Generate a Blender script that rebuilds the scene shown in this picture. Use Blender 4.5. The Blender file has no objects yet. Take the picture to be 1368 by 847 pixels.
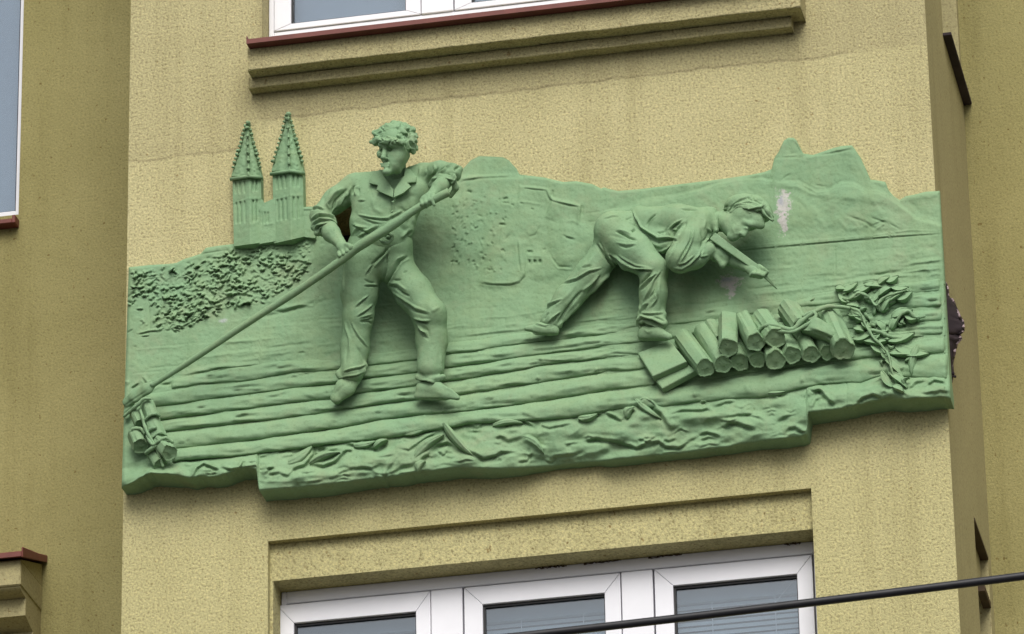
import bpy, math, random
import numpy as np
from mathutils import Matrix, Vector
random.seed(7); RNG = np.random.default_rng(7)
SC = bpy.context.scene
COL = SC.collection

# ------------------------------------------------------------------ camera
F = 7000.0; CX, CY = 684.0, 423.5
zc = np.array([-282.0, -15120.0, 7000.0]); zc /= np.linalg.norm(zc)          # world up, seen from the camera (x right, y down, z ahead)
xc = np.array([37500.0, -3940.0, -7000.0]); xc -= zc * xc.dot(zc); xc /= np.linalg.norm(xc)
yc = np.cross(zc, xc)
RCW = np.stack([xc, yc, zc], axis=1)            # world -> camera
O_C = np.array([(716 - CX) / F, (423.5 - CY) / F, 1.0]) * 20.0
CAM = -RCW.T @ O_C
cam_d = bpy.data.cameras.new("camera"); cam = bpy.data.objects.new("camera", cam_d); COL.objects.link(cam)
right = RCW.T @ np.array([1, 0, 0]); up = RCW.T @ np.array([0, -1, 0]); back = RCW.T @ np.array([0, 0, -1])
M4 = Matrix(((right[0], up[0], back[0], CAM[0]), (right[1], up[1], back[1], CAM[1]), (right[2], up[2], back[2], CAM[2]), (0, 0, 0, 1)))
cam.matrix_world = M4
cam_d.sensor_width = 36.0; cam_d.lens = F / 1368.0 * 36.0; cam_d.clip_end = 2000; cam_d.clip_start = 0.1
SC.camera = cam
GROUND_Z = CAM[2] - 1.6

# ------------------------------------------------------------------ light
SUN_EL, SUN_AZ = math.radians(45), math.radians(14)      # azimuth: to the left of straight out from the wall
w = bpy.data.worlds.new("World"); SC.world = w; w.use_nodes = True
nt = w.node_tree; nt.nodes.clear()
sky = nt.nodes.new('ShaderNodeTexSky'); sky.sky_type = 'NISHITA'; sky.sun_disc = False
sky.sun_elevation = SUN_EL
sd = Vector((math.sin(SUN_AZ) * math.cos(SUN_EL), -math.cos(SUN_AZ) * math.cos(SUN_EL), math.sin(SUN_EL)))
sky.sun_rotation = math.atan2(sd.x, sd.y)
sky.air_density = 1.0; sky.dust_density = 4.0; sky.ozone_density = 1.0
hs = nt.nodes.new('ShaderNodeHueSaturation'); hs.inputs['Saturation'].default_value = 0.22
bg = nt.nodes.new('ShaderNodeBackground'); bg.inputs['Strength'].default_value = 0.10
wo = nt.nodes.new('ShaderNodeOutputWorld')
nt.links.new(sky.outputs[0], hs.inputs['Color']); nt.links.new(hs.outputs[0], bg.inputs['Color']); nt.links.new(bg.outputs[0], wo.inputs[0])
sl = bpy.data.lights.new("sun", 'SUN'); sl.energy = 2.0; sl.angle = math.radians(40); sl.color = (1.0, 0.965, 0.91)
so = bpy.data.objects.new("sun", sl); COL.objects.link(so); so.location = (0, -5, 8)
so.rotation_euler = sd.to_track_quat('Z', 'Y').to_euler()
SC.view_settings.view_transform = 'Standard'; SC.view_settings.look = 'None'
SC.view_settings.exposure = 0.38; SC.view_settings.gamma = 1.0
SC.render.engine = 'CYCLES'
SC.render.resolution_x = 1024; SC.render.resolution_y = 634

# ------------------------------------------------------------------ maths
def P(u, v, d=0.0):
    """the point seen at (u, v) lying d metres in front of the bay wall (arrays allowed)"""
    u = np.asarray(u, float); v = np.asarray(v, float); d = np.asarray(d, float)
    u, v, d = np.broadcast_arrays(u, v, d)
    ray = np.stack([(u - CX) / F, (v - CY) / F, np.ones_like(u)], -1) @ RCW      # rows: camera -> world
    t = (-d - CAM[1]) / ray[..., 1]
    return CAM + ray * t[..., None]
def UV(p):
    q = (np.asarray(p) - CAM) @ RCW.T
    return np.stack([q[..., 0] / q[..., 2] * F + CX, q[..., 1] / q[..., 2] * F + CY], -1)
PX = 1 / 350.0
def X(u, v, d=0.0): return float(P(u, v, d)[0])
def Z(u, v, d=0.0): return float(P(u, v, d)[2])
def sstep(a, b, x):
    t = np.clip((x - a) / (b - a), 0, 1); return t * t * (3 - 2 * t)
def inpoly(U, V, pts):
    r = np.zeros(U.shape, bool); n = len(pts)
    for i in range(n):
        (x0, y0), (x1, y1) = pts[i], pts[(i + 1) % n]
        if y0 == y1: continue
        c = ((V >= y0) != (V >= y1)) & (U < (x1 - x0) * (V - y0) / (y1 - y0) + x0); r ^= c
    return r
def plateau(U, V, pts, h, soft=2.0, inner=None, fade=False):
    """a raised (or sunk) field with a rounded edge; h in mm"""
    pts = [tuple(p) for p in pts]; m = soft * 2
    a = np.array(pts); out = np.zeros(U.shape)
    sel = (U > a[:, 0].min() - m) & (U < a[:, 0].max() + m) & (V > a[:, 1].min() - m) & (V < a[:, 1].max() + m)
    u, v = U[sel], V[sel]; ins = inpoly(u, v, pts); d = np.full(u.shape, 1e9); n = len(pts)
    for i in range(n):
        p, q = a[i], a[(i + 1) % n]; e = q - p; L = float(e @ e) + 1e-9
        t = np.clip(((u - p[0]) * e[0] + (v - p[1]) * e[1]) / L, 0, 1)
        d = np.minimum(d, np.hypot(u - p[0] - t * e[0], v - p[1] - t * e[1]))
    d = np.where(ins, d, -d)
    val = sstep(-soft * 0.6, soft, d)
    if inner: val = val * (1 - 0.9 * sstep(soft, inner, d))     # edge stands proud, the field sinks back
    if fade: val = val * np.clip(1.0 - 1.25 * (v - a[:, 1].min()) / (a[:, 1].max() - a[:, 1].min()), 0, 1)
    out[sel] = h * 0.001 * val
    return out
def _h(ix, iy, iz, s):
    n = (ix * 374761393 + iy * 668265263 + iz * 2147483647 + s * 974634777) & 0xFFFFFFFF
    n = ((n ^ (n >> 13)) * 1274126177) & 0xFFFFFFFF
    n = (n ^ (n >> 16)) & 0xFFFFFFFF
    return n.astype(np.float64) / 4294967295.0 * 2 - 1
def vnoise(x, y, z, s=0):
    x, y, z = np.broadcast_arrays(np.asarray(x, float), np.asarray(y, float), np.asarray(z, float))
    ix, iy, iz = (np.floor(a).astype(np.int64) for a in (x, y, z))
    fx, fy, fz = x - ix, y - iy, z - iz
    fx, fy, fz = (a * a * (3 - 2 * a) for a in (fx, fy, fz))
    r = 0
    for dx in (0, 1):
        for dy in (0, 1):
            for dz in (0, 1):
                r = r + _h(ix + dx, iy + dy, iz + dz, s) * np.where(dx, fx, 1 - fx) * np.where(dy, fy, 1 - fy) * np.where(dz, fz, 1 - fz)
    return r
def fbm(x, y, z=0.0, o=3, s=0):
    r = 0; a = 1.0
    for k in range(o):
        r = r + a * vnoise(np.asarray(x) * 2 ** k, np.asarray(y) * 2 ** k, np.asarray(z) * 2 ** k, s + k); a *= 0.5
    return r
def strokes(U, V, L):
    """height (in metres) of a list of tool strokes (pts, half width px, height mm, profile) at (U, V)"""
    out = np.zeros(U.shape)
    fu, fv = U.ravel(), V.ravel(); fo = out.ravel()
    for st in L:
        pts, wd, hh = st[0], st[1], st[2] * 0.001
        prof = st[3] if len(st) > 3 else 'g'
        pts = np.array(pts, float)
        m = wd * 3.2 + 1
        sel = np.nonzero((fu > pts[:, 0].min() - m) & (fu < pts[:, 0].max() + m) & (fv > pts[:, 1].min() - m) & (fv < pts[:, 1].max() + m))[0]
        if len(sel) == 0: continue
        pu, pv = fu[sel], fv[sel]
        seg = np.diff(pts, axis=0); ln = np.hypot(seg[:, 0], seg[:, 1]) + 1e-6; tot = ln.sum(); acc = 0
        bd = np.full(len(sel), 1e9); bs = np.zeros(len(sel)); bt = np.zeros(len(sel))
        for k in range(len(seg)):
            ax, ay = pts[k]; dx, dy = seg[k] / ln[k]
            tt = np.clip((pu - ax) * dx + (pv - ay) * dy, 0, ln[k])
            qx, qy = pu - ax - tt * dx, pv - ay - tt * dy
            d = np.hypot(qx, qy); s = dx * (pv - ay) - dy * (pu - ax)
            b = d < bd
            bd[b] = d[b]; bs[b] = np.sign(s[b]) * d[b]; bt[b] = (acc + tt[b]) / tot
            acc += ln[k]
        tap = np.clip(np.minimum(bt, 1 - bt) * 4, 0, 1) ** 0.7 * 0.9 + 0.1
        if prof == 'g': val = np.exp(-(bd / wd) ** 2)
        elif prof == 'f':   # fold: ridge with a crease on its right hand side (below, when drawn left to right)
            val = (np.exp(-(bs / wd) ** 2) - 0.9 * np.exp(-((bs - 1.5 * wd) / (0.75 * wd)) ** 2)) * np.exp(-np.clip(bd - np.abs(bs) - 0.01, 0, None))
            val = val * (bd < 3.1 * wd)
        elif prof == 'F':   # constant, no end taper
            tap = 1.0; val = np.exp(-(bd / wd) ** 4)
        fo[sel] += hh * tap * val
    return fo.reshape(U.shape)

# ------------------------------------------------------------------ objects
def tag(o, label=None, cat=None, group=None, kind=None):
    if label: o['label'] = label
    if cat: o['category'] = cat
    if group: o['group'] = group
    if kind: o['kind'] = kind
    return o
def empty(name, loc=(0, 0, 0)):
    o = bpy.data.objects.new(name, None); o.location = loc; o.empty_display_size = 0.1; COL.objects.link(o); return o
def mesh_obj(name, verts, faces, mat, parent=None, smooth=False, flip=False):
    me = bpy.data.meshes.new(name)
    verts = np.asarray(verts, float).reshape(-1, 3)
    if isinstance(faces, np.ndarray):
        n = faces.shape[1]; f = faces[:, ::-1] if flip else faces
        me.vertices.add(len(verts)); me.vertices.foreach_set('co', verts.ravel())
        me.loops.add(f.size); me.loops.foreach_set('vertex_index', f.ravel().astype(np.int32))
        me.polygons.add(len(f)); me.polygons.foreach_set('loop_start', np.arange(0, f.size, n, dtype=np.int32))
        me.polygons.foreach_set('loop_total', np.full(len(f), n, dtype=np.int32))
        me.update(calc_edges=True); me.validate()
    else:
        me.from_pydata([tuple(p) for p in verts], [], [tuple(reversed(f)) if flip else tuple(f) for f in faces]); me.update()
    if smooth: me.polygons.foreach_set('use_smooth', [True] * len(me.polygons))
    me.materials.append(mat)
    o = bpy.data.objects.new(name, me); COL.objects.link(o)
    if parent is not None:
        o.parent = parent
        if parent.type == 'EMPTY': o.matrix_parent_inverse = Matrix.Translation(-parent.location)
    return o
class MB:
    """collects boxes and prisms into one mesh"""
    def __init__(s): s.v = []; s.f = []
    def add(s, vs, fs):
        b = len(s.v); s.v += [tuple(map(float, p)) for p in vs]; s.f += [tuple(i + b for i in f) for f in fs]; return s
    def box(s, x0, x1, y0, y1, z0, z1):
        vs = [(x, y, z) for x in (x0, x1) for y in (y0, y1) for z in (z0, z1)]
        return s.add(vs, [(0, 1, 3, 2), (4, 6, 7, 5), (0, 4, 5, 1), (2, 3, 7, 6), (0, 2, 6, 4), (1, 5, 7, 3)])
    def quad(s, a, b, c, d): return s.add([a, b, c, d], [(0, 1, 2, 3)])
    def prism(s, poly, y0, y1):
        """polygon in (x, z) extruded in y"""
        n = len(poly)
        vs = [(x, y0, z) for x, z in poly] + [(x, y1, z) for x, z in poly]
        return s.add(vs, [tuple(range(n)), tuple(range(2 * n - 1, n - 1, -1))] + [(i, i + n, (i + 1) % n + n, (i + 1) % n) for i in range(n)])
    def build(s, name, mat, parent=None, bevel=0.0, smooth=False, seg=1):
        o = mesh_obj(name, s.v, s.f, mat, parent, smooth)
        if bevel:
            m = o.modifiers.new('bevel', 'BEVEL'); m.width = bevel; m.segments = seg; m.limit_method = 'ANGLE'
        return o
def grid_faces(nr, nc):
    i = np.arange(nr - 1)[:, None] * nc + np.arange(nc - 1)[None, :]
    i = i.ravel()
    return np.stack([i, i + nc, i + nc + 1, i + 1], 1)
def patch(name, G, D, mat, parent, back=0.0, smooth=True, skip=None):
    """relief patch: G = (rows, cols, 2) picture grid, D its distance from the wall; its rim runs straight back to `back`"""
    nr, nc = D.shape
    W = P(G[..., 0], G[..., 1], D).reshape(-1, 3)
    faces = grid_faces(nr, nc)
    if skip is not None: faces = faces[~skip.ravel()[faces].any(1)]
    rim = np.concatenate([np.arange(nc), np.arange(1, nr) * nc + nc - 1, (nr - 1) * nc + np.arange(nc - 2, -1, -1), np.arange(nr - 2, 0, -1) * nc])
    RB = W[rim].copy(); dup = W[rim].copy()
    b = np.broadcast_to(np.asarray(back, float), D.shape).ravel()[rim]
    RB[:, 1] = np.maximum(-b, RB[:, 1] + 0.0005)
    n0 = len(W); n = len(rim); k = np.arange(n)
    sk = np.stack([n0 + k, n0 + (k + 1) % n, n0 + n + (k + 1) % n, n0 + n + k], 1)
    verts = np.concatenate([W, dup, RB])
    return mesh_obj(name, verts, np.concatenate([faces, sk]), mat, parent, smooth)
def tube_mesh(pts, rads, n=12, rough=0.0, sx=1.0, cap=True, seed=0, ridge=None):
    pts = np.asarray(pts, float); m = len(pts)
    rads = np.broadcast_to(np.asarray(rads, float), (m,))
    T = np.gradient(pts, axis=0); T /= np.linalg.norm(T, axis=1)[:, None] + 1e-12
    ref = np.array([0.0, -1.0, 0.0])
    A = np.cross(T, ref); A /= np.linalg.norm(A, axis=1)[:, None] + 1e-9
    B = np.cross(T, A)
    th = np.arange(n) / n * 2 * np.pi
    R = rads[:, None] * np.ones((1, n))
    if rough:
        R = R * (1 + rough * fbm(np.cos(th)[None, :] * 1.7 + seed * 7.3, np.sin(th)[None, :] * 1.7, np.arange(m)[:, None] * 0.35, 2, seed))
    V = pts[:, None, :] + R[..., None] * (np.cos(th)[None, :, None] * A[:, None, :] + sx * np.sin(th)[None, :, None] * B[:, None, :])
    V = V.reshape(-1, 3)
    i = np.arange(m - 1)[:, None] * n; j = np.arange(n)[None, :]; j2 = (j + 1) % n
    f = np.stack([i + j, i + j2, i + n + j2, i + n + j], -1).reshape(-1, 4)
    F_ = [tuple(q) for q in f]
    if cap:
        F_.append(tuple(range(n - 1, -1, -1))); F_.append(tuple((m - 1) * n + k for k in range(n)))
    return V, F_
def spline(pts, n):
    pts = np.asarray(pts, float); m = len(pts)
    t = np.linspace(0, m - 1, n); i = np.clip(t.astype(int), 0, m - 2); f = (t - i)[:, None]
    p0 = pts[np.clip(i - 1, 0, m - 1)]; p1 = pts[i]; p2 = pts[i + 1]; p3 = pts[np.clip(i + 2, 0, m - 1)]
    return 0.5 * ((2 * p1) + (-p0 + p2) * f + (2 * p0 - 5 * p1 + 4 * p2 - p3) * f ** 2 + (-p0 + 3 * p1 - 3 * p2 + p3) * f ** 3)

# ------------------------------------------------------------------ clay: signed distance shapes turned into one skin
DMAP = [None]
def PD(q):
    u, v, d = q; return P(u, v, DMAP[0](u, v, d) if DMAP[0] else d)
def cap_(a, b, ra, rb=None, k=6, sy=1.0, op='+'):
    """tapered rod; a, b = (u, v, d); radii and blend in px"""
    return ('c', PD(a), PD(b), ra * PX, (ra if rb is None else rb) * PX, k * PX, sy, op)
def ell(c, r, rot=0.0, k=6, op='+', yaw=0.0):
    """ellipsoid, r = (across, depth, along) px, rot = turn in the picture plane"""
    return ('e', PD(c), np.array(r, float) * PX, rot, k * PX, yaw, op)
def ball(c, r, k=6, op='+'): return cap_(c, c, r, r, k, 1.0, op)
def clay(prims, h=0.0034):
    lo = np.full(3, 1e9); hi = -lo
    for p in prims:
        if p[-1] == '-': continue
        if p[0] == 'c': r = max(p[3], p[4]) * max(1, 1); a = np.minimum(p[1], p[2]) - r; b = np.maximum(p[1], p[2]) + r
        else: r = p[2].max(); a = p[1] - r; b = p[1] + r
        lo = np.minimum(lo, a); hi = np.maximum(hi, b)
    lo -= 4 * h; hi += 4 * h
    n = np.ceil((hi - lo) / h).astype(int) + 1
    G = np.full(n, 0.08, np.float32)
    ax = [lo[i] + np.arange(n[i]) * h for i in range(3)]
    for p in prims:
        k = p[5] if p[0] == 'c' else p[4]
        if p[0] == 'c': r = max(p[3], p[4]); a = np.minimum(p[1], p[2]) - r; b = np.maximum(p[1], p[2]) + r
        else: r = p[2].max(); a = p[1] - r; b = p[1] + r
        a = a - k - 2.5 * h; b = b + k + 2.5 * h
        i0 = np.clip(((a - lo) / h).astype(int), 0, n - 1); i1 = np.clip(((b - lo) / h).astype(int) + 2, 1, n)
        sl_ = tuple(slice(i0[i], i1[i]) for i in range(3))
        x = ax[0][sl_[0]][:, None, None]; y = ax[1][sl_[1]][None, :, None]; z = ax[2][sl_[2]][None, None, :]
        if p[0] == 'c':
            _, A, B, ra, rb, k, sy, op = p
            D = (B - A) * np.array([1, 1 / sy, 1]); L2 = max(float(D @ D), 1e-12)
            px, py, pz = x - A[0], (y - A[1]) / sy, z - A[2]
            t = np.clip((px * D[0] + py * D[1] + pz * D[2]) / L2, 0, 1)
            d = np.sqrt((px - t * D[0]) ** 2 + (py - t * D[1]) ** 2 + (pz - t * D[2]) ** 2) - (ra + (rb - ra) * t)
        else:
            _, C_, r, rot, k, yaw, op = p
            px, py, pz = x - C_[0], y - C_[1], z - C_[2]
            c, s = math.cos(rot), math.sin(rot)
            qx, qz = px * c + pz * s, -px * s + pz * c
            c, s = math.cos(yaw), math.sin(yaw)
            qx, qy = qx * c + py * s, -qx * s + py * c
            k1 = np.sqrt((qx / r[0]) ** 2 + (qy / r[1]) ** 2 + (qz / r[2]) ** 2)
            k2 = np.sqrt((qx / r[0] ** 2) ** 2 + (qy / r[1] ** 2) ** 2 + (qz / r[2] ** 2) ** 2)
            d = k1 * (k1 - 1) / np.maximum(k2, 1e-6)
        g = G[sl_]
        k = max(k, 1e-4)
        if op == '+':
            hh = np.maximum(k - np.abs(g - d), 0) / k
            G[sl_] = np.minimum(g, d) - hh * hh * k * 0.25
        else:
            d = -d; hh = np.maximum(k - np.abs(g - d), 0) / k
            G[sl_] = np.maximum(g, d) + hh * hh * k * 0.25
    # surface nets
    S = G < 0
    c = np.zeros(np.array(G.shape) - 1, np.int8)
    for dx in (0, 1):
        for dy in (0, 1):
            for dz in (0, 1):
                c += S[dx:dx + c.shape[0], dy:dy + c.shape[1], dz:dz + c.shape[2]]
    act = (c > 0) & (c < 8)
    I = np.argwhere(act); idx = np.full(act.shape, -1, np.int64); idx[act] = np.arange(len(I))
    acc = np.zeros((len(I), 3)); cnt = np.zeros(len(I))
    offs = [(0, 0, 0), (1, 0, 0), (0, 1, 0), (1, 1, 0), (0, 0, 1), (1, 0, 1), (0, 1, 1), (1, 1, 1)]
    val = [G[I[:, 0] + o[0], I[:, 1] + o[1], I[:, 2] + o[2]] for o in offs]
    for a, b in ((0, 1), (2, 3), (4, 5), (6, 7), (0, 2), (1, 3), (4, 6), (5, 7), (0, 4), (1, 5), (2, 6), (3, 7)):
        m = (val[a] < 0) != (val[b] < 0)
        t = val[a][m] / (val[a][m] - val[b][m])
        pa, pb = np.array(offs[a], float), np.array(offs[b], float)
        acc[m] += pa + (pb - pa) * t[:, None]; cnt[m] += 1
    V = lo + (I + acc / cnt[:, None]) * h
    Q = []
    for axn in range(3):
        o1, o2 = [(1, 2), (2, 0), (0, 1)][axn]
        s0 = [slice(None)] * 3; s1 = [slice(None)] * 3; s0[axn] = slice(0, -1); s1[axn] = slice(1, None)
        ed = S[tuple(s0)] != S[tuple(s1)]
        E = np.argwhere(ed)
        E = E[(E[:, o1] > 0) & (E[:, o2] > 0) & (E[:, o1] < act.shape[o1]) & (E[:, o2] < act.shape[o2])]
        ins = S[tuple(E.T)]
        def cell(a, b):
            q = E.copy(); q[:, o1] -= a; q[:, o2] -= b; return idx[tuple(q.T)]
        quad = np.stack([cell(1, 1), cell(0, 1), cell(0, 0), cell(1, 0)], 1)
        quad[~ins] = quad[~ins][:, ::-1]
        Q.append(quad)
    Q = np.concatenate(Q); Q = Q[(Q >= 0).all(1)]
    return V, Q
def vnormals(V, Q):
    n = np.cross(V[Q[:, 2]] - V[Q[:, 0]], V[Q[:, 3]] - V[Q[:, 1]])
    N = np.zeros_like(V)
    for k in range(4):
        for a in range(3): N[:, a] += np.bincount(Q[:, k], n[:, a], len(V))
    return N / (np.linalg.norm(N, axis=1)[:, None] + 1e-12)
def relax(V, Q, it=1, f=0.5):
    for _ in range(it):
        S_ = np.zeros_like(V); C_ = np.zeros(len(V))
        for a, b in ((0, 1), (1, 2), (2, 3), (3, 0)):
            for i, j in ((a, b), (b, a)):
                for c in range(3): S_[:, c] += np.bincount(Q[:, i], V[Q[:, j], c], len(V))
                C_ += np.bincount(Q[:, i], minlength=len(V))
        V = V + f * (S_ / np.maximum(C_, 1)[:, None] - V)
    return V
def sculpt(name, prims, mat, parent, folds=(), h=0.0034, rough=0.0012, rs=26, it=2):
    V, Q = clay(prims, h)
    V = relax(V, Q, it)
    N = vnormals(V, Q)
    view = CAM - V; view /= np.linalg.norm(view, axis=1)[:, None]
    wgt = sstep(-0.05, 0.35, (N * view).sum(1))
    uv = UV(V)
    disp = rough * fbm(V[:, 0] * rs, V[:, 1] * rs, V[:, 2] * rs, 3, 3)
    if len(folds): disp = disp + wgt * 1.35 * strokes(uv[:, 0], uv[:, 1], folds)
    V = V + N * disp[:, None]
    V = relax(V, Q, 1, 0.35)
    return mesh_obj(name, V, Q, mat, parent, True)
def z3(L, ox, oy, s):
    """strokes noted on an enlargement: origin ox, oy and scale s"""
    return [([(x / s + ox, y / s + oy) for x, y in st[0]],) + tuple(st[1:]) for st in L]
# ------------------------------------------------------------------ materials
def new_mat(name):
    m = bpy.data.materials.new(name); m.use_nodes = True
    n = m.node_tree; b = n.nodes['Principled BSDF']; return m, n, b
def ramp(n, fac, stops):
    r = n.nodes.new('ShaderNodeValToRGB'); e = r.color_ramp.elements
    e[0].position, e[0].color = stops[0][0], (*stops[0][1], 1); e[1].position, e[1].color = stops[1][0], (*stops[1][1], 1)
    for p, c in stops[2:]:
        q = e.new(p); q.color = (*c, 1)
    n.links.new(fac, r.inputs[0]); return r.outputs[0]
def noise(n, vec, scale, detail=4, rough=0.55, dist=0.0):
    t = n.nodes.new('ShaderNodeTexNoise'); t.inputs['Scale'].default_value = scale; t.inputs['Detail'].default_value = detail
    t.inputs['Roughness'].default_value = rough; t.inputs['Distortion'].default_value = dist
    n.links.new(vec, t.inputs['Vector']); return t.outputs['Fac']
def mix(n, a, b, f, mode='MIX'):
    m = n.nodes.new('ShaderNodeMix'); m.data_type = 'RGBA'; m.blend_type = mode
    for s, v in ((m.inputs[0], f), (m.inputs[6], a), (m.inputs[7], b)):
        if isinstance(v, (int, float)): s.default_value = v
        elif isinstance(v, tuple): s.default_value = (*v, 1)
        else: n.links.new(v, s)
    return m.outputs[2]
def math_(n, op, a, b=0.0, clamp=False):
    m = n.nodes.new('ShaderNodeMath'); m.operation = op; m.use_clamp = clamp
    for s, v in ((m.inputs[0], a), (m.inputs[1], b)):
        if isinstance(v, (int, float)): s.default_value = v
        else: n.links.new(v, s)
    return m.outputs[0]
def geo_pos(n): return n.nodes.new('ShaderNodeNewGeometry').outputs['Position']
def bump(n, b, h, dist, strength=1.0):
    k = n.nodes.new('ShaderNodeBump'); k.inputs['Distance'].default_value = dist; k.inputs['Strength'].default_value = strength
    n.links.new(h, k.inputs['Height']); n.links.new(k.outputs[0], b.inputs['Normal'])
def blob(n, pos, c, r, wob=0.35, soft=0.35, seedscale=30):
    """0..1 mask of a ragged patch round a place on the wall"""
    v = n.nodes.new('ShaderNodeVectorMath'); v.operation = 'SUBTRACT'; n.links.new(pos, v.inputs[0]); v.inputs[1].default_value = tuple(c)
    s = n.nodes.new('ShaderNodeVectorMath'); s.operation = 'MULTIPLY'; n.links.new(v.outputs[0], s.inputs[0]); s.inputs[1].default_value = (1 / r[0], 1 / 0.07, 1 / r[1])
    l = n.nodes.new('ShaderNodeVectorMath'); l.operation = 'LENGTH'; n.links.new(s.outputs[0], l.inputs[0])
    nz = math_(n, 'MULTIPLY', math_(n, 'SUBTRACT', noise(n, pos, seedscale, 4, 0.7), 0.5), wob * 4)
    d = math_(n, 'ADD', l.outputs['Value'], nz)
    mr = n.nodes.new('ShaderNodeMapRange'); mr.inputs[1].default_value = 1 + soft; mr.inputs[2].default_value = 1 - soft; n.links.new(d, mr.inputs[0])
    return mr.outputs[0]

def plaster(name, ca, cb, cc, coarse=1.0):
    m, n, b = new_mat(name); pos = geo_pos(n)
    grain = noise(n, pos, 105 * coarse, 4, 0.7)
    mid = noise(n, pos, 16, 4, 0.6); big = noise(n, pos, 1.6, 5, 0.6, 0.6)
    col = ramp(n, big, [(0.32, ca), (0.68, cb)])
    col = mix(n, col, cc, math_(n, 'MULTIPLY', ramp(n, mid, [(0.35, (0, 0, 0)), (0.75, (1, 1, 1))]), 0.45))
    return m, n, b, pos, col, grain, mid, big
def grains(n, col, grain, pos, k=1.0):
    """dust between the grains, pale grain tips, and faint rain streaks"""
    col = mix(n, col, (1 - 0.46 * k, 1 - 0.49 * k, 1 - 0.54 * k), ramp(n, grain, [(0.34, (1, 1, 1)), (0.47, (0, 0, 0))]), 'MULTIPLY')
    col = mix(n, col, (1 + 0.34 * k, 1 + 0.31 * k, 1 + 0.22 * k), ramp(n, grain, [(0.52, (0, 0, 0)), (0.66, (1, 1, 1))]), 'MULTIPLY')
    mp = n.nodes.new('ShaderNodeMapping'); n.links.new(pos, mp.inputs[0]); mp.inputs['Scale'].default_value = (1, 1, 0.07)
    col = mix(n, col, (0.84, 0.83, 0.80), math_(n, 'MULTIPLY', ramp(n, noise(n, mp.outputs[0], 8, 4, 0.65), [(0.50, (0, 0, 0)), (0.72, (1, 1, 1))]), 0.8), 'MULTIPLY')
    return mix(n, col, (0.60, 0.50, 0.42), ramp(n, noise(n, pos, 46, 2, 0.5), [(0.69, (0, 0, 0)), (0.75, (1, 1, 1))]), 'MULTIPLY')
def stain_lines(n, pos, col, lines):
    """rain and dust lines: (x0, x1, z, thickness, strength)"""
    sp = n.nodes.new('ShaderNodeSeparateXYZ'); n.links.new(pos, sp.inputs[0])
    wob = math_(n, 'MULTIPLY', math_(n, 'SUBTRACT', noise(n, pos, 5, 4, 0.6), 0.5), 0.06)
    zz = math_(n, 'ADD', sp.outputs[2], wob)
    for x0, x1, z, th, st in lines:
        d = math_(n, 'ABSOLUTE', math_(n, 'SUBTRACT', zz, z))
        a = n.nodes.new('ShaderNodeMapRange'); a.inputs[1].default_value = th; a.inputs[2].default_value = 0.0; n.links.new(d, a.inputs[0])
        e = n.nodes.new('ShaderNodeMapRange'); e.inputs[1].default_value = x0; e.inputs[2].default_value = x0 + 0.08; n.links.new(sp.outputs[0], e.inputs[0])
        g = n.nodes.new('ShaderNodeMapRange'); g.inputs[1].default_value = x1; g.inputs[2].default_value = x1 - 0.08; n.links.new(sp.outputs[0], g.inputs[0])
        f = math_(n, 'MULTIPLY', math_(n, 'MULTIPLY', a.outputs[0], e.outputs[0]), g.outputs[0])
        f = math_(n, 'MULTIPLY', f, math_(n, 'ADD', math_(n, 'MULTIPLY', noise(n, pos, 9, 3), 1.3), 0.0), True)
        col = mix(n, col, (0.20, 0.17, 0.095), math_(n, 'MULTIPLY', f, st))
    return col
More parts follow.
